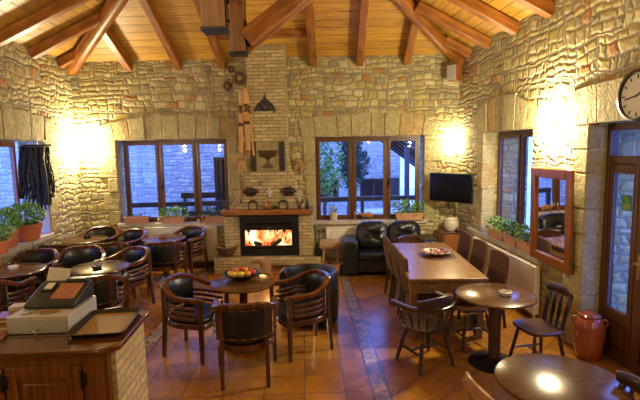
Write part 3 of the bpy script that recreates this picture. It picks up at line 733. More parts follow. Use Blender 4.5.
def make_captain(wd='dark_wood'):
    """low backed armchair with a curved bow over turned spindles"""
    t = thing('captains_chair', '', 'chair')
    obj('seat', saddle(.46, .44, .445, .04), wd, t); legs4(t, 'black_wood', fx=.215, fy=.2, r=.02)
    n = 24; arc = []; 
    for i in range(n+1):
        q = -1+2*i/n
        if abs(q) < .7: th = q/.7*PI/2; arc.append((.275*math.sin(th), -.02-.235*math.cos(th), q))
        else: f = (abs(q)-.7)/.3; arc.append((math.copysign(.275+.015*f, q), -.02+.2*f, q))
    obj('arm_bow', MB().sweep([(x, y, .665) for x, y, q in arc], .07, .045), wd, t)
    cr = [(x, y-.004, .715+.012*math.cos(q/.5*PI/2)) for x, y, q in arc if abs(q) < .5]
    obj('crest', MB().sweep(cr, .035, [.07+.06*math.cos(((i/(len(cr)-1))*2-1)*PI/2) for i in range(len(cr))]), wd, t)
    for q0 in (-.82,-.58,-.4,-.22,0,.22,.4,.58,.82):
        x, y, q = min(arc, key=lambda a: abs(a[2]-q0)); b = Vector((x*.76, y*.80, .44)); a = Vector((x, y, .655))
        obj('spindle', turned(b, a, .014, 8), wd, t)
    return t
def make_parsons():
    t = thing('dining_chair', '', 'chair')
    for x in (-1, 1):
        obj('leg', MB().beam((.19*x,.19,0),(.19*x,.19,.42),.03,.03,(0,1,0),w2=.042,h2=.042), 'black_wood', t, bevel=.004)
        obj('leg', MB().beam((.19*x,-.25,0),(.19*x,-.19,.42),.03,.03,(0,1,0),w2=.042,h2=.042), 'black_wood', t, bevel=.004)
    obj('seat', MB().box(-.22,.22,-.2,.22,.40,.475), 'brown_leather', t, bevel=.02)
    n = 8; prof = []
    for i in range(n+1):
        f = i/n; prof.append((-.20-.075*f-.02*math.sin(f*PI), .42+.50*f))
    poly = [(y+.0, z) for y, z in prof] + [(y+.055-.02*(i/n), z) for i, (y, z) in reversed(list(enumerate(prof)))]
    m = MB()
    # back swept with a gentle crown on top
    cols = 9; vs = []
    for k_ in range(cols+1):
        q = -1+2*k_/cols
        for (y, z) in poly: f = (z-.42)/.50; vs.append((.215*q*(1-.04*f), y - .018*(1-q*q)*f, z + .02*(1-q*q)*max(0,f-.9)*10*1))
    L_ = len(poly); fs = []
    for k_ in range(cols):
        for i in range(L_): j = (i+1) % L_; fs.append((k_*L_+i, k_*L_+j, (k_+1)*L_+j, (k_+1)*L_+i))
    fs.append(tuple(range(L_-1,-1,-1))); fs.append(tuple(cols*L_+i for i in range(L_)))
    obj('backrest', m.add(vs, fs), 'brown_leather', t, bevel=.008)
    return t
def make_ashtray(mat='cream_ceramic'):
    t = thing('ashtray', '', 'ashtray')
    obj('dish', MB().lathe([(0,0),(.042,0),(.05,.01),(.056,.035),(.05,.037),(.043,.012),(0,.008)], 20), mat, t)
    r_ = MB()
    for k_ in range(4): a = PI/2*k_; r_.box(.044*math.cos(a)-.008,.044*math.cos(a)+.008,.044*math.sin(a)-.008,.044*math.sin(a)+.008,.03,.041)
    obj('rests', r_, mat, t, bevel=.002)
    return t
def leaves(mb, c, rad, n, size, rnd, droop=.3, mi=0):
    for _ in range(n):
        while True:
            p = Vector((rnd.uniform(-1,1), rnd.uniform(-1,1), rnd.uniform(-1,1)))
            if .25 < p.length <= 1: break
        q = Vector((p.x*rad[0], p.y*rad[1], p.z*rad[2])) + Vector(c)
        d = (p + Vector((rnd.uniform(-.6,.6), rnd.uniform(-.6,.6), rnd.uniform(-.2,.9)))).normalized(); L_ = size*rnd.uniform(.6,1.3)
        s_ = d.cross(Vector((rnd.uniform(-1,1), rnd.uniform(-1,1), 1))).normalized()*L_*.28; nn = d.cross(s_).normalized()*L_*.08
        tip = q + d*L_ - Vector((0,0,L_*droop))
        mb.add([q, q+d*L_*.45+s_+nn, tip, q+d*L_*.45-s_+nn, q+d*L_*.5-nn*.5], [(0,1,4),(1,2,4),(2,3,4),(3,0,4)], mi)
    return mb
def make_trough(L_=.42, W=.17, H=.15, seed=1, dens=90, leafm='leaf', lh=.12, pot='terracotta_pale', lsz=.05):
    rnd = random.Random(seed); t = thing('planter', '', 'planter')
    p = MB(); a, b = L_/2, W/2
    outer = lambda z, s_: [(-a*s_,-b*s_,z),(a*s_,-b*s_,z),(a*s_,b*s_,z),(-a*s_,b*s_,z)]
    vs = outer(0,.9)+outer(H-.03,.99)+outer(H-.03,1.04)+outer(H,1.04)+outer(H,.94)+outer(H-.04,.92)
    fs = [(3,2,1,0)]
    for k_ in range(5):
        for i in range(4): j = (i+1) % 4; fs.append((k_*4+i, k_*4+j, k_*4+4+j, k_*4+4+i))
    obj('trough', p.add(vs, fs), pot, t, bevel=.006)
    obj('soil', MB().box(-a*.92,a*.92,-b*.9,b*.9,H-.045,H-.03), 'soil', t)
    fo = MB(); k_ = max(2, int(L_/.09))
    for i in range(k_):
        x = -a*.75 + 1.5*a*i/(k_-1); leaves(fo, (x, rnd.uniform(-.02,.02), H+lh*.40), (.10,.095,lh*.85), int(dens*1.6)//k_, lsz*1.15, rnd, .12)
        fo.tube([(x,0,H-.04),(x+rnd.uniform(-.02,.02),0,H+lh*.5)], .006, 5)
    obj('foliage', fo, leafm, t)
    return t
def make_pot(r=.2, H=.22, seed=1, bush=.17, leafm='leaf', n=170, pot='terracotta', lsz=.07):
    rnd = random.Random(seed); t = thing('potted_shrub', '', 'potted plant')
    obj('pot', MB().lathe([(r*.7,0),(r*.78,.01),(r*.94,H*.78),(r,H*.8),(r*1.03,H*.98),(r*.97,H),(r*.9,H*.97),(r*.88,H*.85)], 32), pot, t)
    obj('soil', MB().lathe([(0,H*.84),(r*.89,H*.84),(r*.89,H*.87),(0,H*.88)], 20), 'soil', t)
    fo = leaves(MB(), (0,0,H+bush*.75), (bush*1.25,bush*1.15,bush*.85), n, lsz, rnd); obj('foliage', fo, leafm, t)
    st_ = MB()
    for k_ in range(4): a = k_*1.7; st_.tube([(.02*math.cos(a),.02*math.sin(a),H*.8),(.07*math.cos(a),.07*math.sin(a),H+bush)], .007, 5)
    obj('stems', st_, 'bark', t)
    return t

# ------------------------------------------------------------------ central group
place('ctable', lambda: make_round_table(.37, .75, .25, .045, 'table_wood', square=True, drum=True), (-.59,5.25,0), 0, 'round wooden table in the middle of the floor holding the fruit bowl')
gC = 'tub chairs around the fruit bowl table'
def barrel(x, y, rot, label, g=None): return place('barrel', make_barrel, (x,y,0), R(rot), label, g, 1.06)
barrel(-.50, 4.50, 3, 'tub chair seen from behind, nearest the camera at the fruit bowl table', gC)
barrel(-1.13, 5.12, -110, 'tub chair left of the fruit bowl table, arms facing right', gC)
barrel(.07, 5.10, 111, 'tub chair right of the fruit bowl table, back to the tiled strip', gC)
# black leather tub armchair behind
t = thing('leather_armchair', 'low black leather tub armchair behind the right hand wooden chair', 'armchair', (.19,5.86,0), R(150)); t.scale = (1.13,1.13,.97)
n = 22; ring = [(.34*math.sin(q), -.33*math.cos(q)) for q in [(-1+2*i/n)*R(125) for i in range(n+1)]]
sh = MB(); vs = []
for x, y in ring:
    for f, z in ((1,.05),(1.03,.4),(1.0,.68),(.93,.72),(.80,.72),(.74,.66),(.74,.05)): vs.append((x*f, y*f, z))
fs = []
for i in range(n):
    for k_ in range(7): l = (k_+1) % 7; fs.append((i*7+k_, i*7+l, (i+1)*7+l, (i+1)*7+k_))
fs.append(tuple(range(7))); fs.append(tuple(n*7+i for i in range(6,-1,-1)))
obj('shell', sh.add(vs, fs), 'black_leather', t, bevel=.01)
obj('seat', MB().lathe([(.24,.05),(.25,.30),(.25,.42),(.22,.45),(0,.46)], 24), 'black_leather', t)
for i in (-1,1):
    for j in (-1,1): obj('foot', MB().tube([(.18*i,.18*j,0),(.18*i,.18*j,.06)], .02, 8), 'black_wood', t)
# bowl of fruit
t = thing('fruit_bowl', 'wide black bowl on the central round table', 'bowl', (-.62,5.42,.751)); t.scale = (1.12,1.12,1.05)
obj('bowl', MB().lathe([(0,0),(.08,0),(.12,.012),(.185,.045),(.2,.062),(.192,.064),(.17,.045),(.10,.02),(0,.015)], 36), 'black_iron', t)
fr = [(-.13,-.03,.065,'yellow_fruit','lemon at the left edge of the fruit bowl',.036), (-.075,-.1,.07,'yellow_fruit','yellow fruit at the front left of the fruit bowl',.04), (0,-.1,.072,'yellow_fruit','yellow fruit at the front middle of the fruit bowl',.04),
      (.075,-.075,.07,'orange_fruit','orange at the front right of the fruit bowl',.04), (.13,-.01,.068,'red_fruit','red apple at the right edge of the fruit bowl',.038), (-.04,0,.095,'orange_fruit','orange on top of the fruit bowl heap',.04),
      (.04,.0,.098,'orange_fruit','second orange on top of the heap, right of the first',.037), (.09,.07,.075,'red_fruit','red apple at the back right of the fruit bowl',.038), (0,.09,.08,'red_fruit','red apple at the back of the fruit bowl',.04),
      (-.09,.06,.078,'red_fruit','red apple at the back left of the fruit bowl',.037), (.0,-.045,.125,'red_fruit','small red fruit crowning the heap in the bowl',.03)]
for x, y, z, m_, lab, r_ in fr:
    nm = {'yellow_fruit':'lemon','orange_fruit':'orange','red_fruit':'apple'}[m_]
    t = thing(nm, lab, 'fruit', (-.62+x,5.42+y,.751+z), random.uniform(0,6), 'fruit heaped in the black bowl')
    if nm == 'lemon': obj('flesh', MB().ball((0,0,0), (r_*1.2,r_*.9,r_*.88), 14, 9), m_, t)
    else: obj('flesh', MB().ball((0,0,0), r_, 14, 9, fn=lambda q: Vector((q.x,q.y,q.z*.9 - .25*q.z*math.exp(-((q.x**2+q.y**2)/(.012**2)))))), m_, t)
    obj('stem', MB().tube([(0,0,r_*.7),(.003,.002,r_*1.05)], .003, 5), 'bark', t)

# ------------------------------------------------------------------ left seating
gL = 'tub chairs in the left corner'
place('rt', make_round_table, (-3.70,6.20,0), 0, 'round table at the left edge of the photo with a pale ashtray', 'round tables in the left corner')
place('rt', make_round_table, (-2.60,6.20,0), 0, 'round table left of centre, just behind the cash register', 'round tables in the left corner')
place('rt', make_round_table, (-3.66,8.25,0), 0, 'round table in the far left corner by the pale stone wall', 'round tables in the left corner')
place('rt', make_round_table, (-2.27,8.16,0), 0, 'round table with a blue sheen in front of the left back window', 'round tables in the left corner')
barrel(-2.44, 6.72, 145, 'tub chair right of the table behind the cash register, seat towards the left', gL)
barrel(-3.15, 6.90, 197, 'tub chair facing the camera, between the potted plants and the table behind the register', gL)
barrel(-3.765, 6.74, 178, 'tub chair under the window sill pots, behind the leftmost table', gL)
barrel(-3.62, 8.74, 184, 'tub chair squeezed against the wall behind the far corner table', gL)
barrel(-2.99, 8.36, 152, 'tub chair between the far corner table and the blue sheen table', gL)
barrel(-1.95, 8.46, 152, 'tub chair by the radiator, right of the blue sheen table', gL)
barrel(-2.12, 7.58, 4, 'tub chair with its back to the camera in front of the blue sheen table', gL)
barrel(-3.74, 7.62, -4, 'tub chair before the far corner table, the left one beside the window sill', gL)
barrel(-3.06, 7.62, 16, 'tub chair before the far corner table, the right one', gL)
barrel(-3.62, 5.66, -4, 'tub chair at the left photo edge with its back to the camera', gL)
barrel(-2.42, 5.66, 8, 'tub chair half hidden behind the cash register', gL)
for x, y, m_, lab in ((-3.72,6.22,'cream_ceramic','pale ashtray on the leftmost round table'), (-2.58,6.08,'black_iron','black ashtray on the table behind the cash register'), (-3.68,8.36,'black_iron','black ashtray on the far corner table'), (-2.3,8.1,'glazed_clay','small red-brown ashtray on the blue sheen table'), (2.16,4.44,'cream_ceramic','glass ashtray on the round pedestal table by the radiator')):
    place('ash_'+m_, lambda m_=m_: make_ashtray(m_), (x,y,.751), 0, lab, scale=1.15)

# ------------------------------------------------------------------ dining group
dn = thing('dining_table', 'long rectangular wooden dining table with drawers in its end', 'table', (1.86,6.05,0), R(-4.5))
obj('tabletop', MB().box(-.455,.455,-1.0,1.0,.72,.76), 'dining_wood', dn, bevel=.008)
obj('apron', MB().box(-.42,.42,-.95,-.92,.57,.72).box(-.42,.42,.92,.95,.57,.72).box(-.42,-.39,-.92,.92,.57,.72).box(.39,.42,-.92,.92,.57,.72), 'dining_wood', dn, bevel=.004)
for a, b in ((-.36,-.02),(.02,.36)):
    d_ = obj('drawer', MB().box(a,b,-.962,-.948,.61,.70), 'dining_wood', dn, bevel=.004)
    obj('knob', MB().ball(((a+b)/2,-.972,.655), .012, 8, 6), 'brass', d_)
for i in (-1,1):
    for j in (-1,1): obj('leg', MB().beam((.39*i,.9*j,0),(.39*i,.9*j,.72),.06,.06,(0,1,0),w2=.08,h2=.08), 'dining_wood', dn, bevel=.005)
t = thing('placemat', 'dark round mat under the patterned plate on the dining table', 'placemat', (2.0,6.14,.7605)); obj('mat', MB().lathe([(0,0),(.24,0),(.245,.003),(0,.004)], 32), 'dark_wood', t)
t = thing('serving_plate', 'large colourful patterned oval plate on the dining table', 'plate', (2.0,6.22,.765), R(10))
obj('plate', MB().lathe([(0,.004),(.10,.004),(.17,.03),(.215,.045),(.21,.052),(.16,.038),(.10,.014),(0,.012)], 32, sy=.85), 'painted_plate', t)
sw = MB(); rnd = random.Random(5)
for i in range(26): a = rnd.uniform(0,6.28); r_ = rnd.uniform(.01,.14); sw.ball((r_*math.cos(a), r_*math.sin(a)*.85, .035), (.022,.014,.012), 6, 4)
tag(obj('wrapped_sweets', sw, 'painted_plate', loc=(2.0,6.22,.772)), 'small wrapped sweets heaped on the patterned plate', 'sweets', kind='stuff')
gD = 'high backed brown dining chairs'
def dchair(x, y, rot, lab): return place('parsons', make_parsons, (x,y,0), R(rot), lab, gD)
dchair(1.66, 6.72, -91, 'brown high backed chair on the sofa side of the table, farthest from the camera')
dchair(1.65, 6.16, -91, 'brown high backed chair on the sofa side of the table, middle one')
dchair(1.63, 5.58, -91, 'brown high backed chair on the sofa side of the table, nearest the camera')
dchair(2.42, 6.85, 93, 'brown high backed chair on the radiator side, farthest from the camera')
dchair(2.40, 6.25, 93, 'brown high backed chair on the radiator side, middle one')
dchair(2.36, 5.56, 93, 'brown high backed chair on the radiator side, nearest the camera')
place('captain', lambda: make_captain('black_wood'), (1.36,4.58,0), R(22), 'dark captain style armchair with turned spindles at the near end of the dining table')
place('endchair', lambda: make_captain('dark_wood'), (1.97,7.32,0), R(176), 'low backed dark chair at the far end of the dining table, before the sofa')
t = thing('stool', 'dark wooden stool tucked between the dining table end and the pedestal table', 'stool', (2.0,4.98,0), R(10))
obj('seat', saddle(.36,.36,.46), 'dark_wood', t); legs4(t, 'black_wood', fx=.19, fy=.18)
# right foreground
place('rt2', lambda: make_round_table(.40,.75,.26,.062,'table_wood'), (2.08,4.50,0), 0, 'round pedestal table between the dining table and the radiator')
place('rt3', lambda: make_round_table(.405,.75,.26,.062,'table_wood'), (1.72,2.75,0), 0, 'round table in the bottom right foreground with a bright sheen')
W_ = 'pub chairs with slatted backs'
place('wind', make_windsor, (2.46,4.34,0), R(97), 'dark slat backed chair beside the pedestal table and radiator', W_)
place('wind', make_windsor, (1.83,2.52,0), R(86), 'slat backed chair cut off by the right edge of the photo', W_)
place('wind2', lambda: make_windsor('honey_wood','honey_wood'), (1.33,2.60,0), R(-86), 'honey coloured slat backed chair cut off by the bottom edge of the photo')
t = thing('clay_jar', 'large glazed terracotta jar with lid standing beside the door', 'jar', (3.13,4.53,0)); t.scale = (.9,.9,.94)
obj('body', MB().lathe([(.115,0),(.13,.015),(.15,.10),(.172,.28),(.168,.38),(.14,.45),(.115,.475),(.12,.49),(.105,.495)], 32), 'glazed_clay', t)
obj('lid', MB().lathe([(.115,.49),(.118,.505),(.07,.53),(.025,.545),(.022,.56),(0,.565)], 24), 'glazed_clay', t)
for a in (2.6,5.7): obj('handle', MB().tube([(.13*math.cos(a),.13*math.sin(a),.465),(.175*math.cos(a),.175*math.sin(a),.46),(.185*math.cos(a),.185*math.sin(a),.42),(.165*math.cos(a),.165*math.sin(a),.39)], .012, 8), 'glazed_clay', t)

# ------------------------------------------------------------------ sofa (local: x along, front = -y)
sf = thing('sofa', 'black leather two seat sofa under the window', 'sofa', bw(-1.36, .12), ALPHA)
so = MB(); so.box(-.58,.58,-.68,-.08,.08,.30); obj('base', so, 'black_leather', sf, bevel=.02)
for s_ in (-1,1):
    x0, x1 = sorted((s_*.58, s_*.85)); obj('arm', MB().box(x0, x1, -.72, -.04, .05, .64), 'black_leather', sf, bevel=.035)
    x0, x1 = sorted((s_*.005, s_*.575)); obj('seat_cushion', MB().box(x0, x1, -.72, -.2, .29, .43), 'black_leather', sf, bevel=.04)
    def fn(q, s_=s_):
        r2 = (q.x**2 + q.z**2); 
        if q.y < 0: q.y += .085*math.exp(-r2/.0035) + .022*math.cos(math.atan2(q.z, q.x)*7)*math.exp(-(math.sqrt(r2)-.09)**2/.006)
        q.y += .008*noise.noise(Vector((q.x*9, s_*3, q.z*9)))
        return q
    m_ = MB().ball((0,0,0), (.30,.15,.255), 72, 40, p=.62, fn=fn); m_.v = [tuple(Matrix.Rotation(R(-14),4,'X') @ Vector(p) + Vector((s_*.292,-.24,.67))) for p in m_.v]
    obj('back_cushion', m_, 'black_leather', sf)
obj('back', MB().box(-.58,.58,-.12,-.0,.08,.72), 'black_leather', sf, bevel=.03)
for i in (-1,1):
    for j in (-.66,-.1): obj('foot', MB().box(i*.76-.03,i*.76+.03,j-.03,j+.03,0,.06), 'black_wood', sf)

# ------------------------------------------------------------------ television corner
tv = thing('television', 'flat black television on a wall arm across the right corner', 'television', (2.81,7.98,1.28), R(-51))
obj('screen', MB().box(-.42,.42,-.012,.0,.01,.50), 'screen_black', tv, bevel=.003)
obj('casing', MB().box(-.43,.43,-.004,.035,0,.51), 'black_plastic', tv, bevel=.006)
obj('wall_arm', MB().box(-.1,.1,.035,.06,.15,.35).tube([(0,.05,.25),(.12,.2,.25),(0,.42,.25)], .02, 8), 'black_iron', tv)
cb = thing('corner_cabinet', 'low wooden cabinet with a shelf in the right corner below the television', 'cabinet', (2.90,8.0,0), R(-3))
obj('body', MB().box(-.2,-.18,-.0,.42,.02,.70).box(.16,.20,0,.42,.02,.70).box(-.18,.16,.40,.42,.02,.70).box(-.18,.16,0,.4,.02,.06).box(-.18,.16,.02,.4,.35,.37), 'orange_wood', cb, bevel=.004)
obj('top', MB().box(-.22,.2,-.03,.43,.70,.725), 'dark_wood', cb, bevel=.004)
d_ = obj('door', MB().box(-.175,.155,-.012,.006,.07,.69), 'orange_wood', cb, bevel=.005); obj('knob', MB().ball((-.12,-.024,.42), .014, 8, 6), 'brass', d_)
t = thing('ceramic_crock', 'cream ceramic crock with lid on the corner cabinet', 'pot', (2.92,8.2,.726)); t.scale = (1.12,1.12,1.12)
obj('body', MB().lathe([(.085,0),(.105,.02),(.118,.09),(.112,.15),(.095,.175),(.1,.185)], 28), 'cream_ceramic', t)
obj('lid', MB().lathe([(.1,.185),(.085,.205),(.03,.22),(0,.222)], 24), 'cream_ceramic', t); obj('knob', MB().ball((0,0,.24), .02, 8, 6), 'brass', t)
t = thing('dark_wreath', 'dark dried wreath lying on the corner cabinet beside the crock', 'wreath', (3.03,8.12,.726))
w_ = MB(); rnd = random.Random(9)
w_.tube([(.075*math.cos(a), .075*math.sin(a), .03) for a in [i*PI/8 for i in range(16)]], .022, 7, closed=True); leaves(w_, (0,0,.04), (.095,.095,.03), 60, .035, rnd); obj('twigs', w_, 'wicker_dark', t)
tag(obj('power_cable', MB().tube([(2.8,8.08,1.3),(2.85,8.16,1.15),(2.98,8.28,1.0),(3.06,8.3,.85),(3.09,8.34,.73),(3.1,8.5,.6)], .008, 6), 'black_plastic'), 'black cable hanging from the television to the cabinet', 'cable')

# ------------------------------------------------------------------ mirror and clock on the right wall
mr = thing('wall_mirror', 'tall mirror with a wide orange-brown wooden frame hanging on the right wall', 'mirror', (XR-.035,5.25,.83), R(88.5)); mr.rotation_euler.x = R(-1.2)
a, h = .45, 1.165
fm = MB()
for (x0,x1,z0,z1) in ((-a,-a+.115,0,h),(a-.115,a,0,h),(-a+.115,a-.115,h-.12,h),(-a+.115,a-.115,0,.12)): fm.box(x0,x1,.0,.045,z0,z1)
obj('frame', fm, 'orange_wood', mr, bevel=.014)
obj('glass', MB().box(-a+.11,a-.11,.005,.018,.115,h-.115), 'mirror', mr, smooth=False)
obj('hanging_cord', MB().tube([(-.12,.02,h-.02),(0,.02,h+.36),(.12,.02,h-.02)], .005, 6), 'brass', mr)
ck = thing('wall_clock', 'round wall clock with a pale face and dark rim above the door', 'clock', (XR-.035,4.0,2.70), R(90))
def yl(m_): m_.v = [(x, z*1.0, y) for x, y, z in m_.v]; return m_
obj('rim', yl(MB().lathe([(.20,-.03),(.235,-.03),(.24,0),(.23,.03),(.205,.035),(.2,.0)], 40)), 'black_wood', ck)
obj('face', yl(MB().lathe([(0,-.005),(.203,-.005),(.203,.005),(0,.005)], 40)), 'clock_face', ck)
for i in range(12):
    A = 2*PI*i/12; obj('hour_mark', MB().box(-.006,.006,.006,.010,.15,.185,rot=(0,A,0),piv=(0,.008,0)), 'black_plastic', ck)
for nm, L_, A in (('hour_hand',.10,R(-60)),('minute_hand',.15,R(100))): obj(nm, MB().box(-.006,.006,.011,.014,-.02,L_,rot=(0,A,0),piv=(0,.012,0)), 'black_plastic', ck)
# ------------------------------------------------------------------ window sill plants
def trough(key, kw, loc, rot, lab, g=None): return place(key, lambda: make_trough(**kw), loc, rot, lab, g)
gW = 'clay troughs on the left back window sill'
trough('t1', dict(L_=.44,H=.13,W=.16,seed=3,dens=26,lh=.05,lsz=.05,leafm='leaf_dark'), bw(-6.18,-.0,.886), ALPHA, 'pale clay trough with sparse plants at the left end of the left back sill', gW)
trough('t2', dict(L_=.46,H=.13,W=.16,seed=4,dens=110,lh=.11,lsz=.07), bw(-5.48,-.0,.886), ALPHA, 'clay trough with a bushy succulent in the middle of the left back sill', gW)
trough('t3', dict(L_=.44,H=.13,W=.16,seed=6,dens=80,lh=.12,lsz=.07,leafm='leaf_dark'), bw(-4.66,.02,.886), ALPHA, 'clay trough with dark leaves beside the fireplace mantel', gW)
trough('t4', dict(L_=.52,H=.14,W=.17,seed=8,dens=220,lh=.17,lsz=.07), bw(-.92,.02,.886), ALPHA, 'clay trough with bright leafy plants behind the right end of the sofa')
for i, (y, L_, sd, lab, lf) in enumerate(((6.86,.52,11,'clay trough of green plants, farthest of three on the right window sill','leaf'), (6.36,.36,12,'clay trough of mixed dark plants, middle of three on the right window sill','leaf_dark'), (5.93,.40,13,'clay trough of green plants, nearest of three and beside the mirror','leaf'))):
    trough('s%d' % i, dict(L_=L_,H=.15,W=.16,seed=sd,dens=150,lh=.14,lsz=.055,leafm=lf), (3.19,y,.836), R(90), lab, 'clay troughs on the right window sill')
place('pp', lambda: make_pot(.225,.26,21,.20,n=650,lsz=.075), (-4.15,7.36,.926), 0, 'round leafy shrub in a terracotta pot, nearest the stone pier on the left sill', 'potted shrubs on the left sill')
place('pp', None, (-4.2,6.84,.926), 2, 'leafy shrub in a terracotta pot, middle one on the left sill', 'potted shrubs on the left sill')
place('pp', None, (-4.02,6.40,.926), 4, 'small terracotta pot at the left photo edge, in front of the sill shrubs', 'potted shrubs on the left sill', scale=.72)
place('wp', lambda: make_pot(.085,.17,31,.07,leafm='leaf_dark',n=50,pot='cream_ceramic',lsz=.04), bw(-2.36,.0,.886), 0, 'small cream pot with a plant on the sill beside the sofa')
fw = MB(); rnd = random.Random(2)
for i in range(7): fw.ball((rnd.uniform(-.05,.05), rnd.uniform(-.05,.05), .24+rnd.uniform(-.02,.03)), .018, 7, 5)
tag(obj('cut_flowers', fw, 'white_stone', loc=bw(-2.36,.0,.886)), 'pale yellow-white flower heads in the small cream pot', 'flowers')
for dx, m_, lab, h in ((-4.96,'cream_ceramic','tiny cream jar on the sill between two clay troughs',.08), (-4.90,'glazed_clay','tiny red-brown jar on the sill between two clay troughs',.07)):
    t = thing('spice_jar', lab, 'jar', bw(dx,.02,.886)); obj('body', MB().lathe([(.022,0),(.028,.01),(.028,h*.7),(.016,h*.82)], 16), m_, t); obj('lid', MB().lathe([(.018,h*.8),(.018,h),(0,h)], 12), 'dark_metal', t)
t = thing('wooden_bull', 'small carved wooden animal on the sill behind the sofa', 'ornament', bw(-1.72,.02,.886), ALPHA)
m_ = MB(); m_.ball((0,0,.10), (.12,.04,.055), 18, 12, fn=lambda q: Vector((q.x,q.y,q.z*(1+.25*math.sin(q.x*14))))); m_.ball((-.125,0,.125), (.04,.026,.03), 12, 8)
obj('body', m_, 'honey_wood', t)
for x in (-.07,.07):
    for y in (-.02,.02): obj('leg', MB().tube([(x,y,0),(x,y,.08)], .011, 7), 'honey_wood', t)
for y in (-1,1): obj('horn', MB().tube([(-.13,.02*y,.145),(-.14,.045*y,.165),(-.145,.045*y,.185)], [.007,.005,.002], 6), 'cream_ceramic', t)
t = thing('wooden_candlestick', 'small wooden candle holder on the sill left of the carved animal', 'ornament', bw(-1.95,.02,.886))
obj('stem', MB().lathe([(.028,0),(.03,.01),(.012,.03),(.016,.07),(.01,.1),(.022,.12),(.02,.13),(0,.13)], 16), 'honey_wood', t); obj('candle', MB().lathe([(.01,.13),(.01,.17),(0,.172)], 10), 'cream_ceramic', t)

# black fringed garment hanging in the left window recess
t = thing('hanging_fringe', 'black strips and cowbell straps hanging in the left window recess', 'hanging', (XL-.02, 7.86, 2.40), R(8))
rnd = random.Random(4); st_ = MB()
for i in range(85):
    x = rnd.uniform(-.20,.13); y = rnd.uniform(-.20,.06); L_ = rnd.uniform(.55,1.12)*(1-.25*abs(x)/.2); pts = []; w = rnd.uniform(.010,.022)
    for k_ in range(7): f = k_/6; pts.append((x*(1+.35*f)+.015*math.sin(f*9+i), y*(1+.35*f)+.015*math.cos(f*8+i*2), -.02-L_*f))
    st_.tube(pts, [w*(1+.5*math.sin(k_*2.1+i)*.5) for k_ in range(7)], 6)
obj('strips', st_, 'black_cloth', t)
for i in range(8): x = rnd.uniform(-.2,.2); obj('bell', MB().lathe([(.006,0),(.022,-.02),(.03,-.06),(.026,-.062)], 10, c=(x, rnd.uniform(-.22,.02), -rnd.uniform(.35,.95))), 'dark_metal', t)
obj('rod', MB().tube([(-.24,-.07,0),(.22,-.07,0)], .014, 8), 'black_wood', t); obj('hook', MB().tube([(0,-.07,.0),(0,-.07,.10)], .007, 6), 'black_iron', t)

struct('trim_15', MB().box(7.972,7.985,-.0,.26,.93,2.465), 'plaster', loc=(XL,0,0), rotz=R(90))
# ------------------------------------------------------------------ on and around the chimney
def onw(name, lab, cat, u, off, z, rot=0, group=None): return thing(name, lab, cat, bw(u, off, z), ALPHA+rot, group)
t = onw('relief_picture', 'framed bronze relief of a chalice hanging on the chimney', 'picture', -3.54, .385, 1.88)
obj('panel', MB().box(-.28,.28,-.0,.015,0,.52), 'relief_panel', t, bevel=.004)
obj('side_frame', MB().box(-.31,-.21,-.02,.012,-.005,.525), 'dark_metal', t, bevel=.005); obj('side_frame', MB().box(.21,.31,-.02,.012,-.005,.525), 'dark_metal', t, bevel=.005)
ch = MB(); ch.lathe([(.09,.05),(.09,.10),(.03,.13),(.022,.19),(.05,.22),(.15,.28),(.175,.37),(.165,.37),(.10,.30),(0,.26)], 24, sy=.18)
for s_ in (-1,1): ch.tube([(s_*.16,0,.35),(s_*.195,0,.33),(s_*.175,0,.27),(s_*.10,0,.25)], .008, 6)
obj('chalice', ch, 'bronze', t)
t = onw('wall_ornament', 'dark triangular embroidered ornament on the chimney bricks', 'ornament', -3.57, .36, 2.93)
obj('plaque', MB().prism([(-.19,.0),(-.15,.03),(0,.015),(.15,.03),(.19,0),(.19,.06),(.15,.13),(.09,.19),(.04,.235),(0,.30),(-.04,.235),(-.09,.19),(-.15,.13),(-.19,.06)], -.012, .008, 'y'), 'black_iron', t, bevel=.004)
m_ = MB()
for x, z, r_ in ((0,.12,.042),(-.105,.085,.028),(.105,.085,.028),(0,.215,.02),(-.155,.04,.014),(.155,.04,.014),(-.06,.17,.014),(.06,.17,.014)): m_.ball((x,-.012,z), (r_,.010,r_), 14, 6, 0 if r_ < .05 else 1)
obj('beadwork', m_, ['embroidered','white_stone'], t); obj('hook', MB().tube([(0,-.005,.29),(0,-.005,.36)], .006, 6), 'black_iron', t)
for du, rz, z0, L_, w, lab in ((-4.02,1.5,2.22,1.12,.07,'old wooden ski left of the chimney, the left one of the pair'), (-3.885,-1,2.26,1.10,.085,'old wooden ski left of the chimney, the right one of the pair'), (-3.79,-4,2.16,1.2,.04,'thin wooden stave leaning right of the two skis')):
    o = onw('wooden_ski' if w > .05 else 'wooden_stave', lab, 'ski' if w > .05 else 'stave', du, .40, z0); o.rotation_euler = (0, R(rz), ALPHA)
    n = 8; obj('blade', MB().sweep([(0, -.03*(max(0,i/n-.85)/.15)**2, L_*i/n) for i in range(n+1)], [w*(1 if i < n else .5) for i in range(n+1)], .018, side=(1,0,0)), 'pale_wood', o)
    if w > .05: obj('binding', MB().box(-w*.6,w*.6,-.022,.012,L_*.42,L_*.47), 'brown_leather', o, bevel=.004)
t = onw('wooden_cane', 'thin orange wooden cane hanging left of the mantel', 'cane', -4.06, .38, 1.32); t.rotation_euler = (0, R(5), ALPHA)
obj('shaft', MB().tube([(0,0,0),(.005,0,.4),(0,0,.85),(.03,-.01,.92),(.07,-.01,.93)], [.013,.014,.015,.014,.012], 8), 'orange_wood', t); obj('tip', MB().tube([(0,0,-.03),(0,0,.03)], .016, 8), 'black_iron', t)
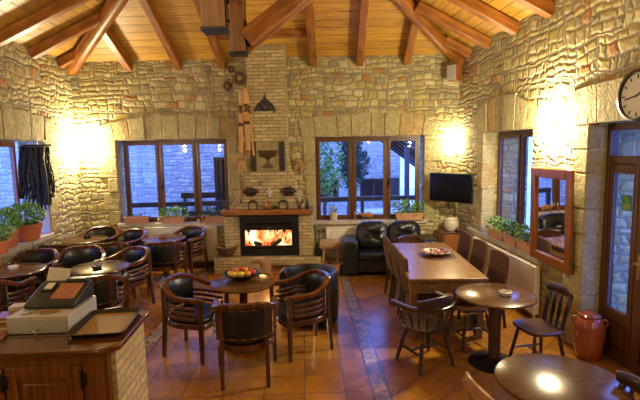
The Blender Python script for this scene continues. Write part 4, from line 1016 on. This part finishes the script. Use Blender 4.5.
def wheel(u, off, z, r_, lab):
    t = onw('dried_wreath', lab, 'wreath', u, off, z, 0, 'dried wreaths beside the chimney'); w_ = MB(); n = 18
    w_.tube([(r_*.72*math.cos(2*PI*i/n), 0, r_*.72*math.sin(2*PI*i/n)) for i in range(n)], r_*.28, 7, closed=True); rnd = random.Random(int(r_*1000)+int(u*10)); leaves(w_, (0,0,0), (r_*.95,.03,r_*.95), 60, r_*.45, rnd, 0); obj('ring', w_, 'wicker_dark', t)
    m_ = MB(); m_.ball((0,-.02,0), r_*.28, 10, 7); leaves(m_, (0,-.02,0), (r_*.4,.03,r_*.4), 20, r_*.3, rnd, 0); obj('centre', m_, 'dried', t)
wheel(-3.99,.42,3.52,.125,'large dried wreath on the chimney edge above the skis'); wheel(-4.30,.05,3.45,.085,'small dark wreath on the stones left of the large one'); wheel(-4.22,.05,3.74,.06,'small wreath high on the stones under the timber post')
def husks(t, n, spread, L_, seed, mat='dried', up=-1):
    rnd = random.Random(seed); mb = MB()
    for i in range(n):
        a = rnd.uniform(-spread, spread) + (PI if up < 0 else 0); b = rnd.uniform(-.35,.35); l = L_*rnd.uniform(.5,1.1); w = l*.13
        d = Vector((math.sin(a), b-.15, math.cos(a))).normalized(); s_ = d.cross(Vector((0,1,0))).normalized()*w; q = Vector((rnd.uniform(-.03,.03), rnd.uniform(-.04,0), rnd.uniform(-.05,.05)))
        p1 = q + d*l*.5 + Vector((0,-.03,0)); p2 = q + d*l + Vector((0,.0,-.03)); nn = Vector((0,-w*.35,0))
        mb.add([q, p1+s_, p2, p1-s_, p1+nn], [(0,1,4),(1,2,4),(2,3,4),(3,0,4)])
    return mb
t = onw('corn_husk_bunch', 'bunch of dried corn husks hanging below the skis', 'dried plant', -4.03, .38, 2.12); obj('husks', husks(t, 22, .35, .28, 3), 'dried', t); obj('leaves', husks(t, 16, 2.6, .2, 7), 'dried', t)
t = onw('dried_branches', 'spray of dried branches and husks right of the chimney relief', 'dried plant', -2.93, .06, 1.98)
b_ = MB(); rnd = random.Random(12)
for a, l in ((-1.5,.28),(-.9,.3),(-.2,.25),(.5,.22),(1.3,.24),(2.2,.22),(-2.3,.26),(3.0,.3)): b_.tube([(0,-.02,0),(math.sin(a)*l*.5,-.05,math.cos(a)*l*.4),(math.sin(a)*l,-.03,math.cos(a)*l)], [.012,.009,.003], 6)
obj('twigs', b_, 'dried', t); obj('husks', husks(t, 16, 3.1, .2, 9), 'dried', t)
for u, lab, g in ((-3.87,'spiky dark metal leaf ornament on the left of the chimney foot',1),(-3.17,'spiky dark metal leaf ornament on the right of the chimney foot',2)):
    t = onw('metal_leaf_ornament', lab, 'ornament', u, .37, 1.50, 0, 'spiky metal ornaments above the mantel'); t.scale = (1.2,1,1.2); m_ = MB(); pts = []; n = 22; rnd = random.Random(g)
    for i in range(n): a = 2*PI*i/n; r_ = (1 if i % 2 else .62)*rnd.uniform(.85,1.1); pts.append((.155*math.cos(a)*r_, .085*math.sin(a)*r_))
    m_.prism(pts, -.022, -.008, 'y'); m_.ball((0,-.015,0), (.10,.025,.05), 12, 6); obj('plate', m_, 'dark_metal', t, bevel=.003); obj('stem', MB().tube([(0,.0,0),(0,-.012,.0)], .012, 6), 'dark_metal', t)
t = onw('white_cross', 'small white stone cross above the middle of the mantel', 'cross', -3.53, .37, 1.40); obj('upright', MB().box(-.022,.022,-.025,.0,0,.16), 'cream_ceramic', t, bevel=.005); obj('crossbar', MB().box(-.055,.055,-.025,0,.08,.115), 'cream_ceramic', t, bevel=.005)
t = onw('wall_hook', 'small blue-grey cast hook on the chimney bricks', 'hook', -3.69, .37, 1.62); obj('plate', MB().box(-.015,.015,-.012,0,0,.13).box(-.04,.04,-.012,0,.05,.075), 'steel', t, bevel=.004); obj('peg', MB().tube([(0,-.01,.02),(0,-.05,.01),(0,-.055,.04)], .007, 6), 'steel', t)
for u, lab in ((-3.84,'dark horseshoe standing on the mantel, left one'),(-3.28,'dark horseshoe standing on the mantel, right one')):
    t = onw('horseshoe', lab, 'horseshoe', u, .40, 1.171, R(6), 'horseshoes standing on the mantel'); n = 14
    obj('shoe', MB().sweep([(.085*math.sin(a), 0, .075-.0+.09*math.cos(a)) for a in [(-1+2*i/n)*R(142) for i in range(n+1)]], .02, .028, side=(1,0,0)), 'black_iron', t)
t = onw('mantel_figurine', 'small brown and red figurine in the middle of the mantel', 'figurine', -3.555, .42, 1.171)
obj('base', MB().lathe([(.06,0),(.06,.015),(.0,.016)], 16), 'dark_metal', t); obj('jug', MB().lathe([(.045,.015),(.06,.05),(.055,.10),(.028,.13),(.034,.155),(.0,.155)], 20), 'glazed_clay', t); obj('handle', MB().tube([(.05,0,.11),(.085,0,.10),(.08,0,.06),(.055,0,.05)], .007, 6), 'dark_metal', t)
t = onw('green_bowl', 'small dark bowl beside the figurine on the mantel', 'bowl', -3.42, .40, 1.171); obj('bowl', MB().lathe([(.02,0),(.04,.02),(.05,.05),(.045,.05),(.03,.02),(0,.012)], 18), 'dark_metal', t)
t = onw('dark_bottle', 'dark glass bottle at the right end of the mantel', 'bottle', -2.84, .38, 1.171); obj('body', MB().lathe([(.032,0),(.035,.02),(.035,.12),(.014,.16),(.012,.20),(0,.20)], 20), 'black_plastic', t); obj('cork', MB().lathe([(.010,.2),(.010,.225),(0,.226)], 10), 'dried', t)
for u, lab, sd in ((-4.32,'dry twigs standing at the left end of the mantel',5),(-2.98,'dark dry twigs beside the bottle on the mantel',6)):
    t = onw('twig_bundle', lab, 'twigs', u, .36, 1.171, 0); b_ = MB(); rnd = random.Random(sd)
    for i in range(14): a = rnd.uniform(-.8,.8); l = rnd.uniform(.15,.34); b_.tube([(rnd.uniform(-.02,.02),0,0),(math.sin(a)*l*.5,rnd.uniform(-.03,.03),l*.55),(math.sin(a)*l,rnd.uniform(-.05,.05),l)], [.007,.005,.002], 5)
    obj('twigs', b_, 'wicker_dark', t); obj('holder', MB().lathe([(.03,0),(.04,.03),(.03,.06),(.025,.06),(.02,.01),(0,.01)], 14), 'dark_metal', t)
# beside the hearth
t = onw('wicker_basket', 'boat shaped dark wicker basket on the left end of the hearth', 'basket', -4.36, .40, .301, R(-8))
m_ = MB(); n = 28; prof = [(0,0),(.10,.0),(.17,.06),(.235,.17),(.225,.175),(.16,.08),(0,.03)]
vs = [(r_*math.cos(2*PI*k_/n), r_*.5*math.sin(2*PI*k_/n), z + .06*(math.cos(2*PI*k_/n)**2)*(z/.17)) for r_, z in prof for k_ in range(n)]
m_.add(vs, [(i*n+k_, i*n+(k_+1) % n, (i+1)*n+(k_+1) % n, (i+1)*n+k_) for i in range(len(prof)-1) for k_ in range(n)]); obj('body', m_, 'wicker_dark', t); obj('rim', MB().tube([(.232*math.cos(2*PI*k_/n), .117*math.sin(2*PI*k_/n), .175+.06*math.cos(2*PI*k_/n)**2) for k_ in range(n)], .011, 7, closed=True), 'wicker', t)
t = thing('wicker_horn', 'curved wicker horn of plenty standing before the hearth', 'basket', (-.60,7.98,0), R(10))
pts = [(0,0,.28),(.10,0,.32),(.2,0,.29),(.26,0,.2),(.25,0,.1),(.18,0,.04)]; obj('horn', MB().tube([Vector(p)+Vector((-.15,0,.02)) for p in pts], [.02,.045,.075,.10,.12,.06], 14), 'wicker', t); obj('mouth', MB().tube([(-.15+.17+.11*math.cos(a),.0+.11*math.sin(a),.05+.02*math.cos(a)) for a in [i*PI/9 for i in range(18)]], .016, 7, closed=True), 'wicker_dark', t)
lt = thing('log_table', 'rustic stool of a split log on crossed branches right of the fireplace', 'log stool', bw(-2.42,.42), ALPHA)
obj('seat_log', MB().tube([(-.19,0,.50),(-.08,0,.51),(.08,0,.50),(.17,0,.505)], [.10,.11,.105,.10], 14), 'log_bark', lt)
for a in ((-.15,-.08),(-.12,.08),(.14,-.08),(.12,.08)): obj('leg', MB().tube([(a[0]*1.1,a[1]*1.4,0),(a[0]*.8,a[1]*.5,.44)], [.022,.026], 8), 'log_bark', lt)
t = thing('log_basket', 'round wicker basket standing under the log stool', 'basket', bw(-2.36,.62), 0)
obj('body', MB().lathe([(.12,0),(.15,.08),(.165,.2),(.16,.21),(.14,.1),(0,.02)], 24), 'wicker', t); obj('rim', MB().tube([(.163*math.cos(i*PI/10),.163*math.sin(i*PI/10),.205) for i in range(20)], .013, 7, closed=True), 'wicker', t)
t = thing('black_kettle', 'black kettle with a blue mark on the ledge beside the firebox', 'kettle', bw(-2.70,.34,1.171) if False else bw(-2.63,.40,.301), 0)
obj('body', MB().lathe([(.07,0),(.095,.03),(.09,.09),(.05,.13),(0,.14)], 22), 'black_iron', t); obj('handle', MB().tube([(-.075,0,.1),(-.06,0,.18),(0,0,.21),(.06,0,.18),(.075,0,.1)], .008, 7), 'black_iron', t); obj('spout', MB().tube([(.08,0,.05),(.12,0,.09),(.135,0,.12)], [.018,.013,.010], 8), 'black_iron', t)
t = thing('fire_tools', 'dark branch ornament and fire irons between the fireplace and the log stool', 'fire tools', bw(-2.68,.15), 0)
for dx, l in ((-.03,.8),(.03,.72)): obj('poker', MB().tube([(dx,0,.03),(dx*1.3,.0,l)], .009, 7).ball((dx*1.3,0,l), .02, 8, 6), 'black_iron', t)
obj('stand', MB().lathe([(.08,0),(.08,.015),(.015,.03),(.012,.5),(0,.5)], 18), 'black_iron', t)

# ------------------------------------------------------------------ wall lamps
def sconce(loc, rot, lab, power=60, g='up and down wall lamps', col=(1,.85,.53), rad=.05):
    def mk():
        t = thing('wall_lamp', '', 'lamp')
        obj('back_plate', MB().box(-.035,.035,-.015,0,-.06,.06), 'black_iron', t, bevel=.004)
        n = 12; sh = MB(); vs = []
        for z, r_ in ((-.05,.05),(.0,.062),(.05,.05)):
            for rr in (r_, r_-.008):
                vs += [(rr*math.cos(a), -.085+rr*math.sin(a), z) for a in [2*PI*i/n for i in range(n)]]
        fs = []
        for k_ in (0,2):
            for i in range(n):
                j = (i+1) % n; a, b = k_*n, (k_+2)*n; fs.append((a+i,a+j,b+j,b+i)); a += n; b += n; fs.append((a+j,a+i,b+i,b+j))
        obj('shade', sh.add(vs, fs), 'lamp_glass', t); obj('arm', MB().tube([(0,-.01,0),(0,-.04,0)], .008, 6), 'black_iron', t)
        obj('bulb', MB().ball((0,-.085,0), (.032,.032,.06), 12, 8), 'lamp_glass', t)
        return t
    o = place('sconce', mk, loc, rot, lab, g)
    for i, (dz) in enumerate((.13,-.13)):
        l = bpy.data.lights.new('wall_lamp_light', 'POINT'); l.energy = power/2; l.color = col; l.shadow_soft_size = rad
        lo = bpy.data.objects.new('wall_lamp_light', l); C.objects.link(lo); lo.location = Vector(loc) + Matrix.Rotation(rot,3,'Z') @ Vector((0,-.10,0)) + Vector((0,0,dz))
    return o
sconce(bw(-7.02,0,2.42), ALPHA, 'wall lamp glowing in the left corner beside the window', 330)
sconce(bw(-.14,0,2.36), ALPHA, 'wall lamp glowing in the right corner above the television', 48)
sconce((XR,5.33,2.50), R(-90), 'wall lamp glowing above the wooden mirror', 420)
sconce((XR,1.9,2.4), R(-90), 'fill lamp added beyond the door, outside the view', 28)  # this and the following unseen sconces are added as fill for the room
sconce((XR,-1.2,2.4), R(-90), 'fill lamp added at the back right of the room, outside the view', 28)
sconce((XL,4.4,2.4), R(90), 'fill lamp added on the left wall, outside the view', 95)
sconce((XL,1.2,2.4), R(90), 'fill lamp added on the rear left wall, outside the view', 45)
sconce((-2.2,YF,2.6), R(180), 'fill lamp added on the rear wall, left one, outside the view', 34)
sconce((1.4,YF,2.6), R(180), 'fill lamp added on the rear wall, right one, outside the view', 34)
# uplights added out of view to brighten the ceiling boards evenly
for x, y, z, p_, lab in ((-1.9,4.0,3.95,50,'fill uplight added below the roof timbers, outside the view'),(1.2,3.4,4.0,60,'fill uplight added on the right side of the roof, outside the view'),(-1.9,2.4,4.0,60,'fill uplight added on the left side of the roof, outside the view')):
    t = thing('fill_uplight', lab, 'lamp', (x,y,z)); obj('housing', MB().lathe([(.03,-.12),(.06,-.10),(.065,.02),(.058,.02),(.05,-.08),(0,-.09)], 18), 'black_iron', t); obj('stem', MB().tube([(0,0,-.12),(0,0,-.2)], .012, 8), 'black_iron', t)
    l = bpy.data.lights.new('spot_bulb', 'POINT'); l.energy = p_; l.color = (1,.84,.50); l.shadow_soft_size = .05; lo = bpy.data.objects.new('spot_bulb', l); C.objects.link(lo); lo.location = (x,y,z+.06)
l = bpy.data.lights.new('fire_light', 'POINT'); l.energy = 25; l.color = (1,.45,.15); l.shadow_soft_size = .08; lo = bpy.data.objects.new('fire_light', l); C.objects.link(lo); lo.location = bw(-3.58,.36,.72)

# ------------------------------------------------------------------ bar counter
bc = thing('bar_counter', 'polished wooden bar counter with panelled doors and a brick end', 'counter', (0,0,0))
TOP = [(-3.3,2.84),(-1.23,2.84),(-1.13,2.93),(-1.13,3.55),(-3.3,3.62)]
obj('countertop', MB().prism(TOP, 1.005, 1.05), 'counter_wood', bc, bevel=.012)
obj('body', MB().box(-3.25,-1.27,2.93,3.5,.05,1.003), 'cabinet_wood', bc)
obj('corner_post', MB().box(-1.36,-1.20,2.885,2.93,.0,1.003), 'cabinet_wood', bc, bevel=.006)
obj('brick_end', MB().box(-1.27,-1.165,2.93,3.5,0,1.003), 'ochre_brick', bc, smooth=False, bevel=.006)
obj('front_rail', MB().box(-3.25,-1.36,2.90,2.93,.93,1.003), 'cabinet_wood', bc)
for x1 in (-1.37,-1.86,-2.35,-2.84):
    x0 = x1-.475; d_ = obj('door', MB().box(x0,x0+.07,2.888,2.93,.1,.93).box(x1-.07,x1,2.888,2.93,.1,.93).box(x0+.07,x1-.07,2.888,2.93,.85,.93).box(x0+.07,x1-.07,2.888,2.93,.1,.18).box(x0+.07,x1-.07,2.905,2.93,.18,.85), 'cabinet_wood', bc, bevel=.006)
    obj('raised_panel', MB().box(x0+.10,x1-.10,2.893,2.91,.21,.82), 'cabinet_wood', d_, bevel=.012)
    obj('hinge', MB().box(x1-.005,x1+.03,2.875,2.89,.80,.88).tube([(x1+.002,2.874,.78),(x1+.002,2.874,.9)], .008, 8), 'black_iron', d_)
    obj('knob', MB().ball((x0+.04,2.875,.6), .014, 8, 6), 'black_iron', d_)
cd = thing('till_box', 'grey metal till box with a key in its lock on the bar counter', 'cash drawer', (-1.755,3.36,1.05), R(-1))
obj('case', MB().box(-.205,.205,-.215,.235,.004,.122), 'grey_enamel', cd, bevel=.004)
fr_ = obj('drawer_front', MB().box(-.19,.195,-.221,-.213,.02,.108), 'grey_enamel', cd, bevel=.003)
obj('lock', MB().tube([(0,-.219,.042),(0,-.228,.042)], .010, 10), 'steel', fr_); obj('key', MB().tube([(0,-.226,.042),(0,-.25,.042)], .004, 6).lathe([(0,0),(.012,0),(.012,.003),(0,.003)], 12, c=(0,-.258,.04)).tube([(0,-.25,.04),(.004,-.256,.0)], .0025, 5), 'steel', fr_)
cr_ = thing('cash_register', 'black cash register with a red keypad on top of the grey till box', 'cash register', (-1.75,3.46,1.173), R(-3))
obj('body', MB().prism([(-.16,0),(.15,0),(.15,.12),(.10,.130),(-.15,.035),(-.165,.02)], -.18, .18, 'x'), 'black_plastic', cr_, bevel=.012)
sl = math.atan2(.09,.25)
def on_slope(x0,x1,y0,y1,t_): 
    z = lambda y: .035+(y+.15)*.36; return MB().add([(x0,y0,z(y0)-.004),(x1,y0,z(y0)-.004),(x1,y1,z(y1)-.004),(x0,y1,z(y1)-.004),(x0,y0,z(y0)+t_),(x1,y0,z(y0)+t_),(x1,y1,z(y1)+t_),(x0,y1,z(y1)+t_)],[(3,2,1,0),(4,5,6,7),(0,1,5,4),(1,2,6,5),(2,3,7,6),(3,0,4,7)])
obj('keypad', on_slope(-.02,.15,-.10,.07,.006), 'keypad_red', cr_)
ky = MB()
for i in range(6):
    for j in range(6): k0 = on_slope(-.012+.026*i,.008+.026*i,-.09+.026*j,-.072+.026*j,.011); ky.add(k0.v, k0.f)
obj('keys', ky, 'keypad_red', cr_)
obj('paper_roll_cover', on_slope(-.13,-.05,-.02,.07,.012), 'black_plastic', cr_); obj('receipt', on_slope(-.115,-.06,-.005,.06,.018), 'white_paper', cr_)
obj('printer_head', MB().box(.0,.16,.08,.14,.10,.15), 'black_plastic', cr_, bevel=.012)
t = thing('price_card', 'white card standing tilted behind the cash register', 'card', (-1.86,3.66,1.05), R(-4))
obj('card', MB().box(-.09,.08,-.002,.002,.12,.33,rot=(R(-20),R(6),0)), 'white_paper', t); obj('holder', MB().box(-.04,.04,-.02,.03,0,.02).tube([(0,.01,.02),(0,-.02,.16)], .006, 6), 'black_plastic', t)
ty = thing('serving_tray', 'black rimmed tray with a golden surface on the counter corner', 'tray', (-1.345,3.27,1.051), R(3))
def rr(a, b, r_, z, n=5):
    return [(math.copysign(a-r_, sx)+r_*math.cos(q), math.copysign(b-r_, sy)+r_*math.sin(q), z) for sx, sy, q0 in ((1,1,0),(-1,1,PI/2),(-1,-1,PI),(1,-1,1.5*PI)) for q in [q0+PI/2*i/n for i in range(n+1)]]
def loft(mb, rings, cap0=True, cap1=True):
    n = len(rings[0]); mb.add([p for r_ in rings for p in r_], [(k_*n+i, k_*n+(i+1) % n, (k_+1)*n+(i+1) % n, (k_+1)*n+i) for k_ in range(len(rings)-1) for i in range(n)] + ([tuple(range(n-1,-1,-1))] if cap0 else []) + ([tuple((len(rings)-1)*n+i for i in range(n))] if cap1 else [])); return mb
obj('rim', loft(MB(), [rr(.16,.22,.03,0), rr(.19,.25,.04,.03), rr(.185,.245,.04,.033), rr(.155,.215,.03,.008)]), 'black_plastic', ty); obj('lining', loft(MB(), [rr(.15,.21,.03,.0082), rr(.15,.21,.03,.010)]), 'gold_card', ty)
for x, y, rz, m_, lab in ((-1.70,3.21,25,'gold_card','yellow ballpoint pen lying on the grey till box'),(-1.72,3.235,10,'glazed_clay','dark red pen lying on the grey till box')):
    t = thing('pen', lab, 'pen', (x,y,1.179), R(rz), 'pens on the cash drawer'); obj('barrel', MB().tube([(-.06,0,0),(.05,0,0)], .006, 8), m_, t); obj('tip', MB().tube([(.05,0,0),(.068,0,0)], [.005,.001], 8), 'steel', t)
ks = thing('key_bunch', 'bunch of keys lying on the grey till box', 'keys', (-1.84,3.22,1.174))
obj('ring', MB().tube([(.02*math.cos(i*PI/6),.02*math.sin(i*PI/6),.003) for i in range(12)], .002, 5, closed=True), 'steel', ks)
for a in (0,1.1,2.3,3.6): obj('key', MB().box(.02,.065,-.004,.004,0,.003,rot=(0,0,a),piv=(0,0,0)).box(.015,.03,-.01,.01,0,.004,rot=(0,0,a),piv=(0,0,0)), 'steel', ks)
tag(obj('card_terminal_lead', MB().tube([(-1.5,3.55,1.056),(-1.44,3.6,1.056),(-1.5,3.6,1.056),(-1.6,3.6,1.056)], .006, 6), 'black_plastic'), 'short black lead behind the cash register', 'cable')
t = thing('stapler', 'black stapler behind the tray on the counter', 'stapler', (-1.40,3.53,1.051), R(10)); obj('base', MB().box(-.07,.07,-.015,.015,0,.012), 'black_plastic', t, bevel=.003); obj('arm', MB().box(-.07,.06,-.012,.012,.014,.034,rot=(0,R(-5),0)), 'black_plastic', t, bevel=.004)
for x, y, z, a, b, h, m_, lab in ((-2.06,3.30,1.05,.08,.10,.05,'gold_card','yellow packet at the left edge of the counter'),(-2.04,3.30,1.10,.07,.08,.045,'orange_wood','orange wooden box on top of the yellow packet'),(-2.02,3.10,1.05,.06,.045,.03,'orange_wood','small orange box at the front left of the cash drawer'),(-2.03,3.43,1.05,.06,.05,.12,'cream_ceramic','cream packet behind the orange box')):
    t = thing('small_box', lab, 'box', (x,y,z), R(8), 'small boxes on the counter'); obj('carton', MB().box(-a,a,-b,b,.001,h), m_, t, bevel=.004); obj('label_band', MB().box(-a-.001,a+.001,-b-.001,b+.001,h*.35,h*.6), 'cream_ceramic' if m_ != 'cream_ceramic' else 'keypad_red', t)

# ------------------------------------------------------------------ outside, at dusk
struct('floor_outside', MB().box(-14,14,9.7,26,-.3,-.12).box(3.6,14,-6,9.7,-.3,-.12).box(-14,-4.6,-6,9.7,-.3,-.12), 'paving', smooth=False)
def house(name, lab, loc, rot, w, h, d, ops, roof=None, mat='stone_out'):
    t = thing(name, lab, 'building', loc, rot); o = obj('wall', wall_mesh(-w/2, w/2, h, ops, 1, .4), mat, t, smooth=False)
    obj('side_wall', MB().box(-w/2,-w/2+.3,.4,d,0,h).box(w/2-.3,w/2,.4,d,0,h), mat, t, smooth=False)
    for a, b, c, e in ops:
        f = obj('window_frame' if c > .3 else 'door_frame', MB().box(a,a+.07,.12,.2,c,e).box(b-.07,b,.12,.2,c,e).box(a+.07,b-.07,.12,.2,e-.07,e).box((a+b)/2-.03,(a+b)/2+.03,.12,.2,c,e-.07), 'window_wood', t); obj('pane', MB().box(a+.07,b-.07,.16,.165,c,e-.07), 'black_iron', f, smooth=False)
    if roof: obj('roof', MB().box(-w/2-.3,w/2+.3,-.4,d,h,h+.2), 'black_wood', t)
    return t
house('stone_annex', 'stone annex wall seen through the left back window', (-5.6,11.9,-.12), R(0), 10.0, 4.0, 3, [(3.62,3.95,0.3,2.2)])
house('stone_house', 'stone house with a dark shuttered window behind the tree', (1.2,16.5,-.12), R(0), 5.5, 3.6, 4, [(1.27,2.3,.6,1.25),(-.3,.5,.6,1.25)], roof=True)
for x, lab in ((.72,'closed slatted shutter right of the house window'),):
    t = thing('shutter', lab, 'shutter', (1.2+2.52,16.44,.48)); m_ = MB().box(-.17,.17,0,.05,0,.66)
    for i in range(7): m_.box(-.15,.15,-.015,0,.04+i*.088,.09+i*.088)
    obj('louvres', m_, 'black_wood', t)
cp = thing('carport', 'dark slatted canopy roof on posts seen in the right pane', 'canopy', (5.3,13.2,0))
m_ = MB(); m_.beam((-2.3,.8,2.62),(-.2,.8,1.05),3.2,.10); obj('roof', m_, 'black_wood', cp, smooth=False)
for i in range(6): obj('roof_batten', MB().beam((-2.35,-.75+.6*i,2.53),(-.25,-.75+.6*i,.97),.07,.08,(0,1,0)), 'black_wood', cp)
for x, y, h in ((-2.1,-.6,2.3),(-2.1,2.2,2.3),(-.5,-.6,1.15),(-.5,2.2,1.15)): obj('post', MB().box(x-.06,x+.06,y-.06,y+.06,-.12,h), 'black_wood', cp)
def rail_fence(x0, x1, y, z, lab):
    t = thing('terrace_railing', lab, 'railing', (0,0,0), 0, 'dark railings of the terrace')
    obj('top_rail', MB().box(x0,x1,y-.05,y+.05,z-.05,z+.06), 'black_wood', t, bevel=.01); obj('lower_rail', MB().box(x0,x1,y-.02,y+.02,z-.52,z-.46), 'black_wood', t)
    n = max(2, int((x1-x0)/1.2))
    for i in range(n+1): xx = x0+.05+(x1-x0-.1)*i/n; obj('post', MB().box(xx-.04,xx+.04,y-.04,y+.04,-.12,z-.04), 'black_wood', t)
rail_fence(-5.0,-1.2,10.6,1.05,'dark terrace railing outside the left back window'); rail_fence(.3,5.6,10.7,1.06,'dark terrace railing outside the window behind the sofa')
t = thing('garden_bench', 'dark bench against the stone annex outside the left back window', 'bench', (-1.85,11.4,-.12)); obj('seat', MB().box(-.9,.9,-.25,.2,.42,.47), 'black_wood', t); obj('backrest', MB().box(-.9,.9,.15,.2,1.2,1.34).box(-.9,.9,.15,.2,.75,.88), 'black_wood', t)
for x in (-.8,.8): obj('leg', MB().box(x-.04,x+.04,-.22,.2,0,.42).box(x-.04,x+.04,.14,.2,.42,1.34), 'black_wood', t)
tr = thing('conifer', 'bluish green conifer outside the window behind the sofa', 'tree', (1.72,13.3,-.12)); rnd = random.Random(8)
obj('trunk', MB().tube([(0,0,0),(.05,0,1.2),(.0,.05,3),(.05,0,5)], [.16,.13,.1,.04], 10), 'bark', tr); fo = MB()
for i in range(34): a = rnd.uniform(0,6.28); z = rnd.uniform(1.4,4.6); r_ = rnd.uniform(.05,.42); leaves(fo, (r_*math.cos(a), r_*math.sin(a), z), (.22,.22,.40), 150, .12, rnd, -.2)
obj('foliage', fo, 'leaf_conifer', tr)
tr = thing('bare_shrub', 'pale leafy shrub at the left edge of the window behind the sofa', 'shrub', (.85,11.9,-.12)); obj('trunk', MB().tube([(0,0,0),(0,0,1.3)], .05, 8), 'bark', tr); fo = MB()
for i in range(12): leaves(fo, (rnd.uniform(-.3,.3), rnd.uniform(-.3,.3), rnd.uniform(.9,2.6)), (.3,.3,.35), 60, .13, rnd, 0)
obj('foliage', fo, 'leaf', tr)
t = thing('terrace_table', 'low table on the terrace beyond the railing', 'table', (2.3,11.8,-.12)); obj('top', MB().box(-.6,.6,-.4,.4,.7,.74), 'paving', t)
for i in (-1,1):
    for j in (-1,1): obj('leg', MB().box(.5*i-.03,.5*i+.03,.33*j-.03,.33*j+.03,0,.7), 'black_wood', t)
house('side_house', 'stone wall across the lane outside the entrance door', (9.0,5.0,-.12), R(-90), 15, 3.2, 3, [(2.5,3.5,.9,2.1)])
house('left_house', 'stone house beyond the left wall window', (-11.5,6.0,-.12), R(88), 9, 4.2, 2.5, [(-1,0,1,2.2)])

w = bpy.data.worlds.new('dusk'); bpy.context.scene.world = w; w.use_nodes = True
bg = w.node_tree.nodes['Background']; bg.inputs[0].default_value = (.13,.25,1.0,1); bg.inputs[1].default_value = 10

# ------------------------------------------------------------------ camera and view
cam = bpy.data.cameras.new('camera'); cam.sensor_width = 36; cam.lens = 460/640*36; cam.clip_start = .05
cobj = bpy.data.objects.new('camera', cam); C.objects.link(cobj); bpy.context.scene.camera = cobj
pi_, ya, ro = R(6.55), R(3.5), R(1.0)
F = Vector((math.sin(ya)*math.cos(pi_), math.cos(ya)*math.cos(pi_), -math.sin(pi_))); Rt = Vector((math.cos(ya), -math.sin(ya), 0)); U = Rt.cross(F)
R2 = Rt*math.cos(ro) - U*math.sin(ro); U2 = Rt*math.sin(ro) + U*math.cos(ro)
mw = Matrix((R2, U2, -F)).transposed().to_4x4(); mw.translation = (0,0,2.29); cobj.matrix_world = mw
vs_ = bpy.context.scene.view_settings; vs_.view_transform = 'Standard'; vs_.look = 'None'; vs_.gamma = 1; vs_.exposure = EXPO; vs_.use_curve_mapping = False
bpy.context.scene.cycles.max_bounces = 8; bpy.context.scene.cycles.sample_clamp_indirect = 6
